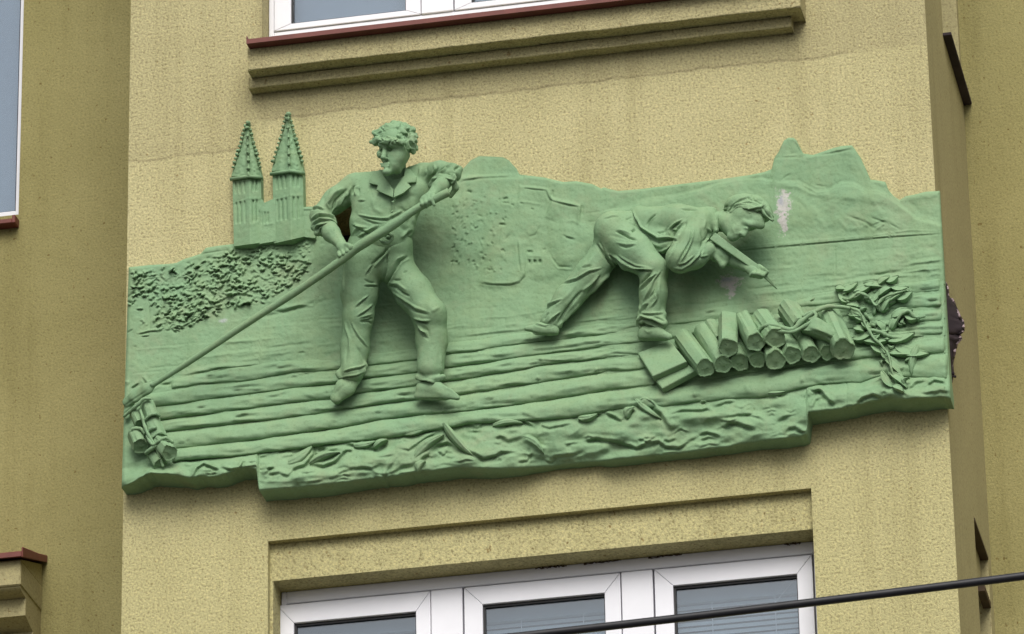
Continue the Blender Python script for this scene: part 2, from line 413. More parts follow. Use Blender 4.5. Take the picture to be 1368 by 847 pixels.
def mk_plaster_front():
    m, n, b, pos, col, grain, mid, big = plaster('ochre_roughcast', (0.44, 0.398, 0.212), (0.515, 0.470, 0.260), (0.47, 0.430, 0.228))
    zs1 = Z(240, 208); zs2 = Z(800, 108)
    # above the seams an older, greyer coat
    sp = n.nodes.new('ShaderNodeSeparateXYZ'); n.links.new(pos, sp.inputs[0])
    wob = math_(n, 'MULTIPLY', math_(n, 'SUBTRACT', noise(n, pos, 4, 4, 0.6), 0.5), 0.05)
    a = n.nodes.new('ShaderNodeMapRange'); a.inputs[1].default_value = zs2 - 0.008; a.inputs[2].default_value = zs2 + 0.012; n.links.new(math_(n, 'ADD', sp.outputs[2], wob), a.inputs[0])
    xr = n.nodes.new('ShaderNodeMapRange'); xr.inputs[1].default_value = X(338, 190); xr.inputs[2].default_value = X(344, 190); n.links.new(sp.outputs[0], xr.inputs[0])
    a1 = n.nodes.new('ShaderNodeMapRange'); a1.inputs[1].default_value = zs1 - 0.004; a1.inputs[2].default_value = zs1 + 0.012; n.links.new(math_(n, 'ADD', sp.outputs[2], wob), a1.inputs[0])
    up_ = math_(n, 'MAXIMUM', math_(n, 'MULTIPLY', a.outputs[0], xr.outputs[0]), math_(n, 'MULTIPLY', math_(n, 'MULTIPLY', a1.outputs[0], math_(n, 'SUBTRACT', 1.0, xr.outputs[0])), 0.55))
    col = mix(n, col, (0.39, 0.350, 0.19), math_(n, 'MULTIPLY', up_, 0.8))
    col = stain_lines(n, pos, col, [(-9, X(335, 205), zs1, 0.010, 0.7), (-9, X(300, 205), zs1 + 0.03, 0.05, 0.12), (X(340, 180), X(1150, 80), zs2, 0.009, 0.9), (X(345, 180), X(460, 180), zs2 + 0.01, 0.05, 0.25)])
    # a greener lower part, below the relief
    g = n.nodes.new('ShaderNodeMapRange'); g.inputs[1].default_value = Z(700, 560); g.inputs[2].default_value = Z(700, 700); n.links.new(sp.outputs[2], g.inputs[0])
    col = mix(n, col, (0.44, 0.405, 0.195), math_(n, 'MULTIPLY', g.outputs[0], 0.55))
    col = grains(n, col, grain, pos)
    n.links.new(col, b.inputs['Base Color']); b.inputs['Roughness'].default_value = 0.93; b.inputs['Specular IOR Level'].default_value = 0.15
    hsum = math_(n, 'ADD', math_(n, 'MULTIPLY', grain, 0.7), math_(n, 'MULTIPLY', mid, 0.5))
    bump(n, b, hsum, 0.011, 0.8)
    return m
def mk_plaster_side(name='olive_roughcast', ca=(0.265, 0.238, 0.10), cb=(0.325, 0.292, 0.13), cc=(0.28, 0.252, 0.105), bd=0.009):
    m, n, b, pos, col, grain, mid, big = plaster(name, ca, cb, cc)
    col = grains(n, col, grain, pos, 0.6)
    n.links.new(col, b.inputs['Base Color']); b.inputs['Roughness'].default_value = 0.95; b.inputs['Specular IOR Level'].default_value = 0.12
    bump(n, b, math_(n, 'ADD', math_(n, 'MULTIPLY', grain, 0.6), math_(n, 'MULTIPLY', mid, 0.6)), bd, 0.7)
    return m
def mk_green():
    m, n, b = new_mat('green_wall_paint'); pos = geo_pos(n)
    big = noise(n, pos, 2.2, 4, 0.6, 0.5); mid = noise(n, pos, 11, 5, 0.65, 0.4); fine = noise(n, pos, 110, 3, 0.6)
    col = ramp(n, big, [(0.3, (0.185, 0.305, 0.168)), (0.7, (0.222, 0.345, 0.192))])
    col = mix(n, col, (0.242, 0.338, 0.178), math_(n, 'MULTIPLY', ramp(n, mid, [(0.45, (0, 0, 0)), (0.7, (1, 1, 1))]), 0.5))
    col = mix(n, col, (0.18, 0.325, 0.19), math_(n, 'MULTIPLY', ramp(n, noise(n, pos, 3.7, 3, 0.5), [(0.5, (0, 0, 0)), (0.75, (1, 1, 1))]), 0.5))
    # brownish dust
    dm = math_(n, 'MULTIPLY', ramp(n, noise(n, pos, 6.0, 6, 0.7, 0.8), [(0.52, (0, 0, 0)), (0.72, (1, 1, 1))]), 0.35)
    col = mix(n, col, (0.255, 0.275, 0.165), dm)
    # shadow beside the standing man, under the right arm, painted into the green
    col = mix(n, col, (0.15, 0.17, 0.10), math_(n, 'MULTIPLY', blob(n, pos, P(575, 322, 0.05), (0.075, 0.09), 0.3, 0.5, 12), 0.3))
    # two places where the paint is off and the pale pinkish render shows
    for (u, v, a, c) in ((1046, 272, 0.026, 0.050), (1046, 296, 0.017, 0.040), (975, 377, 0.038, 0.026), (978, 388, 0.018, 0.028)):
        col = mix(n, col, (0.52, 0.46, 0.47), math_(n, 'MULTIPLY', blob(n, pos, P(u, v, 0.03), (a, c), 1.0, 0.3, 62), 0.72))
    for (u, v, a, c) in ((972, 374, 0.018, 0.008), (1043, 268, 0.008, 0.02)):
        col = mix(n, col, (0.25, 0.27, 0.33), math_(n, 'MULTIPLY', blob(n, pos, P(u, v, 0.03), (a, c), 0.9, 0.5, 70), 0.6))
    col = mix(n, col, (0.42, 0.44, 0.44), math_(n, 'MULTIPLY', blob(n, pos, P(297, 427, 0.03), (0.016, 0.008), 0.4, 0.5, 60), 0.7))
    mp = n.nodes.new('ShaderNodeMapping'); n.links.new(pos, mp.inputs[0]); mp.inputs['Scale'].default_value = (1, 1, 0.10)
    col = mix(n, col, (0.80, 0.82, 0.76), math_(n, 'MULTIPLY', ramp(n, noise(n, mp.outputs[0], 14, 4, 0.65), [(0.50, (0, 0, 0)), (0.70, (1, 1, 1))]), 0.55), 'MULTIPLY')
    col = mix(n, col, (0.62, 0.60, 0.50), ramp(n, noise(n, pos, 30, 5, 0.7), [(0.66, (0, 0, 0)), (0.76, (1, 1, 1))]), 'MULTIPLY')
    col = mix(n, col, (0.82, 0.84, 0.80), ramp(n, fine, [(0.30, (1, 1, 1)), (0.45, (0, 0, 0))]), 'MULTIPLY')
    n.links.new(col, b.inputs['Base Color']); b.inputs['Roughness'].default_value = 0.72; b.inputs['Specular IOR Level'].default_value = 0.22
    bump(n, b, math_(n, 'ADD', math_(n, 'MULTIPLY', fine, 0.35), math_(n, 'MULTIPLY', noise(n, pos, 34, 4, 0.6), 1.0)), 0.0035, 0.6)
    return m
def mk_simple(name, c1, c2, rough=0.5, scale=8, spec=0.4, bd=0.0, metal=0.0):
    m, n, b = new_mat(name); pos = geo_pos(n)
    nz = noise(n, pos, scale, 5, 0.6)
    n.links.new(ramp(n, nz, [(0.3, c1), (0.7, c2)]), b.inputs['Base Color']); b.inputs['Roughness'].default_value = rough
    b.inputs['Specular IOR Level'].default_value = spec; b.inputs['Metallic'].default_value = metal
    if bd: bump(n, b, noise(n, pos, scale * 8, 3), bd, 0.6)
    return m
def mk_glass(name, tint, refl):
    m = bpy.data.materials.new(name); m.use_nodes = True; n = m.node_tree; n.nodes.clear()
    o = n.nodes.new('ShaderNodeOutputMaterial'); t = n.nodes.new('ShaderNodeBsdfTransparent'); t.inputs[0].default_value = (*tint, 1)
    g = n.nodes.new('ShaderNodeBsdfGlossy'); g.inputs['Roughness'].default_value = 0.02; g.inputs[0].default_value = (0.90, 0.94, 0.98, 1)
    x = n.nodes.new('ShaderNodeMixShader'); lw = n.nodes.new('ShaderNodeFresnel'); lw.inputs[0].default_value = 1.5
    f = math_(n, 'ADD', math_(n, 'MULTIPLY', lw.outputs[0], 0.6), refl, True)
    nz = noise(n, geo_pos(n), 3.0, 2, 0.4)
    bp = n.nodes.new('ShaderNodeBump'); bp.inputs['Distance'].default_value = 0.004; bp.inputs['Strength'].default_value = 0.25; n.links.new(nz, bp.inputs['Height']); n.links.new(bp.outputs[0], g.inputs['Normal'])
    n.links.new(f, x.inputs[0]); n.links.new(t.outputs[0], x.inputs[1]); n.links.new(g.outputs[0], x.inputs[2]); n.links.new(x.outputs[0], o.inputs[0])
    return m
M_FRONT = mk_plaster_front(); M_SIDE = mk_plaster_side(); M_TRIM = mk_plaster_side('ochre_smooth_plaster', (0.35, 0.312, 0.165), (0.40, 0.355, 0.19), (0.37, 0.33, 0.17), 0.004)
M_GREEN = mk_green()
M_WHITE = mk_simple('white_window_plastic', (0.70, 0.70, 0.74), (0.78, 0.78, 0.82), 0.35, 3, 0.4)
M_GASKET = mk_simple('black_rubber_gasket', (0.012, 0.012, 0.014), (0.02, 0.02, 0.02), 0.6)
M_RED = mk_simple('oxide_red_sheet_metal', (0.12, 0.030, 0.022), (0.17, 0.045, 0.033), 0.55, 12, 0.4)
M_BLIND = mk_simple('pale_grey_blind', (0.50, 0.53, 0.55), (0.58, 0.61, 0.63), 0.6, 2)
M_CORD = mk_simple('white_cord', (0.65, 0.66, 0.68), (0.72, 0.73, 0.75), 0.6, 2)
M_ROOM = mk_simple('dim_room', (0.10, 0.105, 0.12), (0.14, 0.145, 0.16), 0.9, 2)
M_CURTAIN = mk_simple('pale_curtain', (0.55, 0.57, 0.64), (0.62, 0.64, 0.70), 0.9, 2)
M_GLASS = mk_glass('window_glass', (0.74, 0.80, 0.84), 0.10)
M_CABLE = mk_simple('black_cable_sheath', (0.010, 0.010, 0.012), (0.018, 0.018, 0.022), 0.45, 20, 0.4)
M_DARK = mk_simple('dark_bitumen_sheet', (0.018, 0.014, 0.017), (0.05, 0.034, 0.04), 0.8, 7, 0.3)
M_TORN = mk_simple('torn_render_edge', (0.22, 0.16, 0.17), (0.42, 0.34, 0.34), 0.9, 40, 0.2, 0.004)
M_SHADE_DIRT = mk_simple('brown_shade_and_dirt', (0.035, 0.022, 0.012), (0.075, 0.045, 0.02), 0.7, 18, 0.3)  # brown of the added shade strips at the side window, and of the joint dirt
M_ASPHALT = mk_simple('grey_asphalt', (0.045, 0.045, 0.045), (0.065, 0.062, 0.06), 0.9, 30, 0.2)
M_PAVING = mk_simple('grey_paving', (0.13, 0.125, 0.12), (0.18, 0.17, 0.16), 0.9, 6, 0.2)
# ------------------------------------------------------------------ ground
tag(MB().box(-900, 900, -900, 900, GROUND_Z - 0.5, GROUND_Z).build('ground', M_ASPHALT), kind='structure')
tag(MB().box(-14, 14, -4.2, 1.2, GROUND_Z - 0.3, GROUND_Z + 0.12).build('pavement', M_PAVING, bevel=0.02), kind='structure')

# ------------------------------------------------------------------ building
BL, BR, BD = -1.625, 1.554, 1.2          # bay: left and right corner, depth
ZT = 5.0
B = empty('apartment_building', (0, 0, GROUND_Z))
tag(B, 'ochre roughcast apartment building with shallow bay, white plastic windows and red metal sills', 'building')
def wall(name, plane, c, a0, a1, z0, z1, holes, mat, depth, rough=True):
    """wall in plane y=c (a = x) or x=c (a = y); holes (a0, a1, z0, z1); reveals run `depth` into the wall"""
    A = sorted({a0, a1, *[h[0] for h in holes], *[h[1] for h in holes]}); ZZ = sorted({z0, z1, *[h[2] for h in holes], *[h[3] for h in holes]})
    A = [a for a in A if a0 <= a <= a1]; ZZ = [z for z in ZZ if z0 <= z <= z1]
    pt = (lambda a, z, q=0: (a, c + q, z)) if plane == 'y' else (lambda a, z, q=0: (c - q, a, z))
    mb = MB()
    for i in range(len(A) - 1):
        for j in range(len(ZZ) - 1):
            ca, cz = (A[i] + A[i + 1]) / 2, (ZZ[j] + ZZ[j + 1]) / 2
            if any(h[0] < ca < h[1] and h[2] < cz < h[3] for h in holes): continue
            mb.quad(pt(A[i], ZZ[j]), pt(A[i + 1], ZZ[j]), pt(A[i + 1], ZZ[j + 1]), pt(A[i], ZZ[j + 1]))
    for h in holes:
        q = h[4] if len(h) > 4 else depth
        for s, t in (((h[0], h[2]), (h[0], h[3])), ((h[0], h[3]), (h[1], h[3])), ((h[1], h[3]), (h[1], h[2])), ((h[1], h[2]), (h[0], h[2]))):
            mb.quad(pt(*s), pt(*t), pt(*t, q), pt(*s, q))
    return mb.build(name, mat, B)
# lower window of the bay: a shallow field, then the opening proper
LX0, LX1, LZ = -1.053, 1.029, -0.817
F1 = 0.035
LZ2 = Z(720, 742, -F1); LXa, LXb = LX0 + 0.012, LX1 + 0.008
F2 = F1 + 0.115
UX0 = X(350, 20); UZ0 = 1.318
# upper window reveals
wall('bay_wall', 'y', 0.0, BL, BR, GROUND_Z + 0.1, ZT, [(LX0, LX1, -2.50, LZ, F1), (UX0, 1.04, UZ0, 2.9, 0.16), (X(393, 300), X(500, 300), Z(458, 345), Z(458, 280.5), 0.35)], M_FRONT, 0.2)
wall('window_field', 'y', F1, LX0, LX1, -2.50, LZ, [(LXa, LX1 - 0.002, -2.48, LZ2, F2 - F1 + 0.06)], M_FRONT, 0.2)
wall('bay_side_wall', 'x', BR, 0.0, BD, GROUND_Z + 0.1, ZT, [(0.675, 1.09, -2.4, -0.715, 0.14), (0.585, 1.15, 1.33, 2.9, 0.14)], M_TRIM, 0.14)
wall('bay_side_wall', 'x', BL, 0.0, BD, GROUND_Z + 0.1, ZT, [], M_TRIM, 0.14)
LWX = X(32, 0, -BD); LWZ = Z(20, 287, -BD)
wall('recessed_wall', 'y', BD, -9, BL, GROUND_Z + 0.1, ZT, [(LWX - 1.3, LWX, LWZ, LWZ + 1.6, 0.10)], M_SIDE, 0.1)
wall('recessed_wall', 'y', BD, BR, 9, GROUND_Z + 0.1, ZT, [], M_SIDE, 0.1)
MB().box(-9, 9, 0.02, 9, ZT, ZT + 0.3).build('roof', M_TRIM, B)
MB().box(BL + 0.16, BR - 0.16, 0.5, 0.52, -4, 4).box(-9, BL - 0.3, 1.6, 1.62, -4, 4).build('room_partition', M_ROOM, B)
MB().box(BR - 0.17, BR - 0.15, 0.3, 1.19, -3, 3).build('room_partition', M_ROOM, B)

MB().box(X(396, 300), X(498, 300), 0.22, 0.23, Z(458, 344), Z(458, 281.5)).build('cavity_shade_plate', M_CABLE, B)  # added near-black plate, makes the hollow behind the arm read as deep shade

def sash(win, x0, x1, z0, z1, gx0, gx1, gz0, gz1, y, lip=0.012):
    """casement: mitred rails round a pane set behind a black gasket"""
    t = 0.05
    rails = MB()
    o = [(x0, z0), (x1, z0), (x1, z1), (x0, z1)]; g = [(gx0, gz0), (gx1, gz0), (gx1, gz1), (gx0, gz1)]
    sobj = None
    for k in range(4):
        a, b_ = o[k], o[(k + 1) % 4]; c, d = g[(k + 1) % 4], g[k]
        mb = MB()
        e = 0.0005                       # open mitre joint
        ctr = np.array([(a[0] + b_[0] + c[0] + d[0]) / 4, (a[1] + b_[1] + c[1] + d[1]) / 4])
        quad = []
        L = math.hypot(b_[0] - a[0], b_[1] - a[1]); tx, tz = (b_[0] - a[0]) / L, (b_[1] - a[1]) / L
        quad = [(a[0] + tx * e, a[1] + tz * e), (b_[0] - tx * e, b_[1] - tz * e), (c[0] - tx * e, c[1] - tz * e), (d[0] + tx * e, d[1] + tz * e)]
        mb.prism(quad, y, y + t)
        r = mb.build('sash_rail', M_WHITE, win, bevel=0.0022, seg=2)
    q = 0.008
    gk = MB()
    gk.box(gx0 - 0.002, gx0 + q, y + 0.012, y + 0.03, gz0, gz1).box(gx1 - q * 0.5, gx1 + 0.002, y + 0.012, y + 0.03, gz0, gz1)
    gk.box(gx0 + q, gx1 - q * 0.5, y + 0.013, y + 0.03, gz1 - q * 1.3, gz1 + 0.002).box(gx0 + q, gx1 - q * 0.5, y + 0.013, y + 0.03, gz0 - 0.002, gz0 + q)
    gk.build('gasket', M_GASKET, win)
    MB().box(gx0, gx1, y + 0.022, y + 0.026, gz0, gz1).build('pane', M_GLASS, win)

# --- lower window
yw = F2
frz = Z(700, 762.5, -yw)                       # top of the outer frame is tucked under the lintel
x0f = LXa + 0.002; x1f = LX1 - 0.004
fr = MB()
ztop = LZ2 - 0.001
zs1 = Z(473, 798, -yw + 0.0)                   # top edge of the casements
fr.box(x0f + 0.02, x1f - 0.02, yw, yw + 0.07, zs1, ztop)              # head
fr.box(x0f, x0f + 0.02, yw, yw + 0.07, -2.45, ztop).box(x1f - 0.02, x1f, yw, yw + 0.07, -2.45, ztop).box(x0f + 0.02, x1f - 0.02, yw, yw + 0.07, -2.47, -2.43)
win = fr.build('window', M_WHITE, B, bevel=0.003)
win['label'] = 'white three-light window below the relief'
zs = zs1 - 0.004
for um, un in ((576, 618), (830, 872)):
    vm = 800 - (um - 473) * 0.0985
    MB().box(X(um, vm, -yw), X(un, vm, -yw), yw - 0.008, yw + 0.07, -2.43, zs - 0.001).build('mullion', M_WHITE, win, bevel=0.004, seg=2)
for (a, b_, ga, gb) in ((370, 575, 393, 556), (620, 828.5, 645, 808), (874, 1084.5, 899.5, 1065)):
    vv = lambda u: 800 - (u - 473) * 0.0985
    xa, xb = X(a, vv(a), -yw + 0.002), X(b_, vv(b_), -yw + 0.002); ga_, gb_ = X(ga, vv(ga) + 25, -yw), X(gb, vv(gb) + 25, -yw)
    gz = Z(ga, vv(ga) + 25, -yw)
    sash(win, xa, xb, -2.42, zs - 0.002, ga_, gb_, -2.34, gz, yw - 0.006)
    bl = MB(); zz = gz + 0.03
    bl.box(ga_ - 0.02, gb_ + 0.01, yw + 0.07, yw + 0.10, gz - 0.045, gz + 0.02)
    zz = gz - 0.05
    while zz > -2.3:
        zl = zz - 0.0175
        bl.add([(ga_ - 0.015, yw + 0.082, zl), (gb_ + 0.01, yw + 0.082, zl), (gb_ + 0.01, yw + 0.091, zz), (ga_ - 0.015, yw + 0.091, zz),
                (ga_ - 0.015, yw + 0.083, zl - 0.001), (gb_ + 0.01, yw + 0.083, zl - 0.001), (gb_ + 0.01, yw + 0.092, zz - 0.001), (ga_ - 0.015, yw + 0.092, zz - 0.001)],
               [(0, 1, 2, 3), (7, 6, 5, 4), (0, 4, 5, 1), (2, 6, 7, 3)])
        zz -= 0.022
    bo = bl.build('blind', M_BLIND, win); bo['kind'] = 'stuff'
    for fx in (0.28, 0.79):
        xcord = ga_ + (gb_ - ga_) * fx
        MB().box(xcord - 0.0013, xcord + 0.0013, yw + 0.076, yw + 0.079, -2.3, gz - 0.02).build('blind_cord', M_CORD, win)
rj = np.random.default_rng(4)
for (ua_, ub_) in ((690, 730), (752, 800), (835, 878), (1010, 1030)):
    us = np.linspace(ua_, ub_, 22); pj = np.array([P(u, 0, 0) for u in us]); pj[:, 1] = yw - 0.003; pj[:, 2] = ztop - 0.004 + 0.002 * rj.normal(size=22)
    v_, f_ = tube_mesh(pj, 0.0012 + 0.0035 * rj.random(22) ** 2, 6); mesh_obj('joint_dirt', v_, f_, M_SHADE_DIRT, win)
p0 = P(1063, 772, -yw - 0.07); p1 = P(1030, 812, -yw - 0.07)
v_, f_ = tube_mesh([p0, p1], 0.0018, 8); mesh_obj('blind_wand', v_, f_, M_CORD, win)

# --- upper window of the bay
yu = 0.10
wz = Z(480, 33.5, -yu)                          # underside of its frame
fx0 = UX0 + 0.002; fx1 = 1.038
fr = MB(); ft = 0.03
fr.box(fx0, fx0 + 0.022, yu, yu + 0.07, UZ0 + 0.004, 2.88).box(fx1 - 0.022, fx1, yu, yu + 0.07, UZ0 + 0.004, 2.88)
fr.box(fx0 + 0.022, fx1 - 0.022, yu, yu + 0.07, UZ0 + 0.004, wz + 0.012).box(fx0 + 0.022, fx1 - 0.022, yu, yu + 0.07, 2.82, 2.88)
winu = fr.build('window', M_WHITE, B, bevel=0.003); winu['label'] = 'white window above the red sill'
ua = X(563, 18, -yu); ub = X(607, 16, -yu); wm = ub - ua
gl0 = X(389, 28, -yu); gl1 = X(543, 12, -yu); gz0 = Z(389, 32.5, -yu)
step = ub - (fx0 + 0.022)
xs = fx0 + 0.022
for k in range(3):
    sa, sb = xs + 0.002, xs + (ua - fx0 - 0.022) - 0.002
    sash(winu, sa, sb, wz + 0.014, 2.80, sa + (gl0 - fx0 - 0.024), sb - (ua - gl1), gz0, 2.74, yu - 0.006)
    MB().box(sa + 0.02, sb - 0.02, yu + 0.12, yu + 0.13, wz, 2.8).build('curtain', M_CURTAIN, winu)
    if k < 2: MB().box(sb + 0.003, sb + 0.003 + wm - 0.004, yu - 0.008, yu + 0.07, wz + 0.013, 2.81).build('mullion', M_WHITE, winu, bevel=0.004, seg=2)
    xs = sb + 0.002 + wm

# --- red sill and the stepped apron under the upper window
AX0 = X(331.5, 90, 0.12)
D1, D2 = 0.125, 0.058
za = Z(332, 93.6, D1); zb = Z(333, 118, D2)
A1X = X(1070, 12, D1); A2X = X(1058, 40, D2)
AX0b = X(332.5, 118, D2)
def rough_block(name, x0, x1, y0, z0, z1, seed):
    """rendered block with slightly wavering arrises"""
    n = 90; xs_ = np.linspace(x0, x1, n)
    w1 = 0.0013 * fbm(xs_ * 14, seed, 0, 3, 5); w2 = 0.0012 * fbm(xs_ * 9, seed + 5, 0, 3, 6)
    v = []; f = []
    for i in range(n):
        v += [(xs_[i], y0 + w2[i], z0 + w1[i]), (xs_[i], y0 + w2[i], z1), (xs_[i], 0.0 - 0.0005, z1), (xs_[i], 0.0 - 0.0005, z0 + w1[i])]
    for i in range(n - 1):
        a = 4 * i; c = a + 4
        for k in range(4): f.append((a + k, c + k, c + (k + 1) % 4, a + (k + 1) % 4))
    f.append((3, 2, 1, 0)); e = 4 * (n - 1); f.append((e, e + 1, e + 2, e + 3))
    o = mesh_obj(name, v, f, M_FRONT, B); m = o.modifiers.new('bevel', 'BEVEL'); m.width = 0.004; m.segments = 2; m.limit_method = 'ANGLE'; return o
sz = Z(330, 57.5, 0.17)
rough_block('apron', AX0, A1X, -D1, za, sz - 0.002, 1)
rough_block('apron_step', AX0b, A2X, -D2, zb, za + 0.0 - 0.001, 2)
sx0 = X(330, 55, 0.17)
ms = MB()
prof = [(-0.172, sz - 0.004), (-0.172, sz + 0.016), (0.09, sz + 0.045), (0.09, sz + 0.041), (-0.166, sz + 0.012), (-0.166, sz - 0.004)]
sxr = 0.995
vs = [(x, y, z) for x in (sx0, sxr) for y, z in prof]; n6 = 6
ms.add(vs, [tuple(range(n6)), tuple(range(2 * n6 - 1, n6 - 1, -1))] + [(i, i + n6, (i + 1) % n6 + n6, (i + 1) % n6) for i in range(n6)])
ms.box(sx0 - 0.002, sx0 + 0.001, -0.173, 0.0 - 0.001, sz - 0.004, sz + 0.03)
sl_o = ms.build('sill', M_RED, B)
MB().box(sx0 + 0.002, sxr - 0.002, -0.165, 0.02, sz - 0.003, sz + 0.0005).build('sill_bed', M_RED, sl_o)

# --- window in the wall left of the bay
yl = BD + 0.03
zl0 = LWZ
fr = MB(); tw = 0.021
fr.box(LWX - tw - 0.003, LWX - 0.003, yl, yl + 0.07, zl0 + 0.01, zl0 + 1.55).box(LWX - 1.28, LWX - tw - 0.003, yl, yl + 0.07, zl0 + 0.01, zl0 + 0.035)
fr.box(LWX - 1.28, LWX - 1.24, yl, yl + 0.07, zl0 + 0.035, zl0 + 1.5)
wl = fr.build('window', M_WHITE, B, bevel=0.003); wl['label'] = 'white window in the wall left of the bay'
MB().box(LWX - 1.24, LWX - tw - 0.003, yl + 0.02, yl + 0.026, zl0 + 0.035, zl0 + 1.5).build('pane', M_GLASS, wl)
MB().box(LWX - 1.24, LWX - tw - 0.006, yl + 0.012, yl + 0.02, zl0 + 0.035, zl0 + 0.041).box(LWX - tw - 0.009, LWX - tw - 0.003, yl + 0.012, yl + 0.02, zl0 + 0.041, zl0 + 1.5).build('gasket', M_GASKET, wl)
MB().box(LWX - 1.24, LWX - tw, yl + 0.10, yl + 0.11, zl0, zl0 + 1.5).build('curtain', M_CURTAIN, wl)
# its red sill
m_ = MB(); a = BD - 0.055
zz = Z(20, 296, -a)
prof = [(a, zz - 0.002), (a, zz + 0.018), (BD + 0.03, zz + 0.03), (BD + 0.03, zz - 0.002)]
vs = [(x, y, z) for x in (LWX - 1.35, LWX - 0.012) for y, z in prof]
m_.add(vs, [(0, 1, 2, 3), (7, 6, 5, 4)] + [(i, i + 4, (i + 1) % 4 + 4, (i + 1) % 4) for i in range(4)])
m_.box(LWX - 0.011, LWX + 0.004, a - 0.002, BD - 0.001, zz - 0.004, zz + 0.032)
m_.build('sill', M_RED, B, bevel=0.002)

# --- hood over the window below it
def hood():
    hx = X(28, 750, -BD + 0.30)
    xl = hx - 1.7
    z1 = Z(28, 747, -BD + 0.30); z2 = Z(28, 781, -BD + 0.30)
    m = MB()
    m.box(xl, hx, BD - 0.30, BD - 0.0005, z2, z1)
    o = m.build('window_hood', M_TRIM, B, bevel=0.005)
    o['label'] = 'moulded window hood with a red metal cap'
    # cavetto down to the second tier
    z3_ = Z(40, 800, -BD + 0.20); z4 = Z(38, 823, -BD + 0.20)
    pr = [(BD - 0.29, z2)]
    for k in range(1, 7):
        t = k / 6 * math.pi / 2
        pr.append((BD - 0.21 - 0.08 * math.cos(t), z2 - (z2 - z3_) * math.sin(t) * 0.96))
    pr += [(BD - 0.212, z3_), (BD - 0.212, z4), (BD - 0.16, z4 - 0.015), (BD - 0.105, z4 - 0.03), (BD - 0.105, z4 - 0.22), (BD - 0.001, z4 - 0.22), (BD - 0.001, z2)]
    n = len(pr); xr = hx - 0.004
    vs = [(x, y, z) for x in (xl, xr) for y, z in pr]
    MB().add(vs, [tuple(range(n)), tuple(range(2 * n - 1, n - 1, -1))] + [(i, i + n, (i + 1) % n + n, (i + 1) % n) for i in range(n)]).build('moulding', M_TRIM, o, bevel=0.003)
    MB().box(xl, xr - 0.05, BD - 0.125, BD - 0.104, z4 - 0.20, z4 - 0.045).build('field', M_FRONT, o, bevel=0.003)
    # sheet cap rising to the wall, folded up at the end
    zf = z1 + 0.003
    c = MB(); y0 = BD - 0.335; x1 = hx + 0.012
    rise = 0.105
    m2 = MB(); m2.add([(x, y, z) for x in (xl, hx - 0.003) for y, z in ((BD - 0.297, z1 + 0.001), (BD - 0.002, z1 + rise * 0.9), (BD - 0.002, z1 + 0.001))], [(0, 1, 2), (5, 4, 3), (0, 3, 4, 1), (1, 4, 5, 2), (2, 5, 3, 0)]); m2.build('bedding', M_TRIM, o)
    pr = [(y0, zf - 0.006), (y0, zf + 0.018), (BD - 0.001, zf + rise + 0.02), (BD - 0.001, zf + rise)]
    vs = [(x, y, z) for x in (xl, x1) for y, z in pr]
    c.add(vs, [(0, 1, 2, 3), (7, 6, 5, 4)] + [(i, i + 4, (i + 1) % 4 + 4, (i + 1) % 4) for i in range(4)])
    pr = [(y0 - 0.002, zf - 0.01), (y0 - 0.002, zf + 0.034), (BD - 0.12, zf + rise * 0.65 + 0.024), (BD - 0.002, zf + rise + 0.025), (BD - 0.002, zf + rise - 0.006)]
    vs = [(x, y, z) for x in (x1 + 0.0005, x1 + 0.007) for y, z in pr]
    c.add(vs, [tuple(range(5)), tuple(range(9, 4, -1))] + [(i, i + 5, (i + 1) % 5 + 5, (i + 1) % 5) for i in range(5)])
    c.build('cap', M_RED, o, bevel=0.002)
hood()

# --- the two narrow windows in the bay's right hand side
def side_window(y0, y1, z0, z1, lab):
    m = MB(); xx = BR - 0.10
    m.box(xx - 0.05, xx, y0 + 0.002, y0 + 0.06, z0 + 0.002, z1 - 0.002).box(xx - 0.05, xx, y1 - 0.06, y1 - 0.002, z0 + 0.002, z1 - 0.002)
    m.box(xx - 0.05, xx, y0 + 0.06, y1 - 0.06, z0 + 0.002, z0 + 0.07).box(xx - 0.05, xx, y0 + 0.06, y1 - 0.06, z1 - 0.07, z1 - 0.002)
    o = m.build('window', M_WHITE, B, bevel=0.003); o['label'] = lab
    MB().box(xx - 0.03, xx - 0.024, y0 + 0.06, y1 - 0.06, z0 + 0.07, z1 - 0.07).build('pane', M_GLASS, o)
side_window(0.585, 1.15, 1.33, 2.9, 'narrow window in the side of the bay, upper floor')
side_window(0.675, 1.09, -2.4, -0.905, 'narrow window in the side of the bay, lower floor')
MB().box(BR - 0.138, BR - 0.03, 0.677, 1.088, -0.905, -0.717).build('lintel', M_TRIM, B)
MB().box(BR - 0.02, BR + 0.034, 0.572, 1.196, 1.310, 1.324).build('sill', M_DARK, B, bevel=0.002)
MB().box(BR - 0.029, BR + 0.003, 0.677, 1.088, -0.728, -0.7165).build('head_shade_strip', M_SHADE_DIRT, B)  # added dark strip: shade under the head of the opening, put into colour
MB().box(BR - 0.029, BR + 0.002, 0.90, 1.086, -0.93, -0.906).build('head_shade_strip', M_SHADE_DIRT, B)  # same for the shaded underside of the lintel
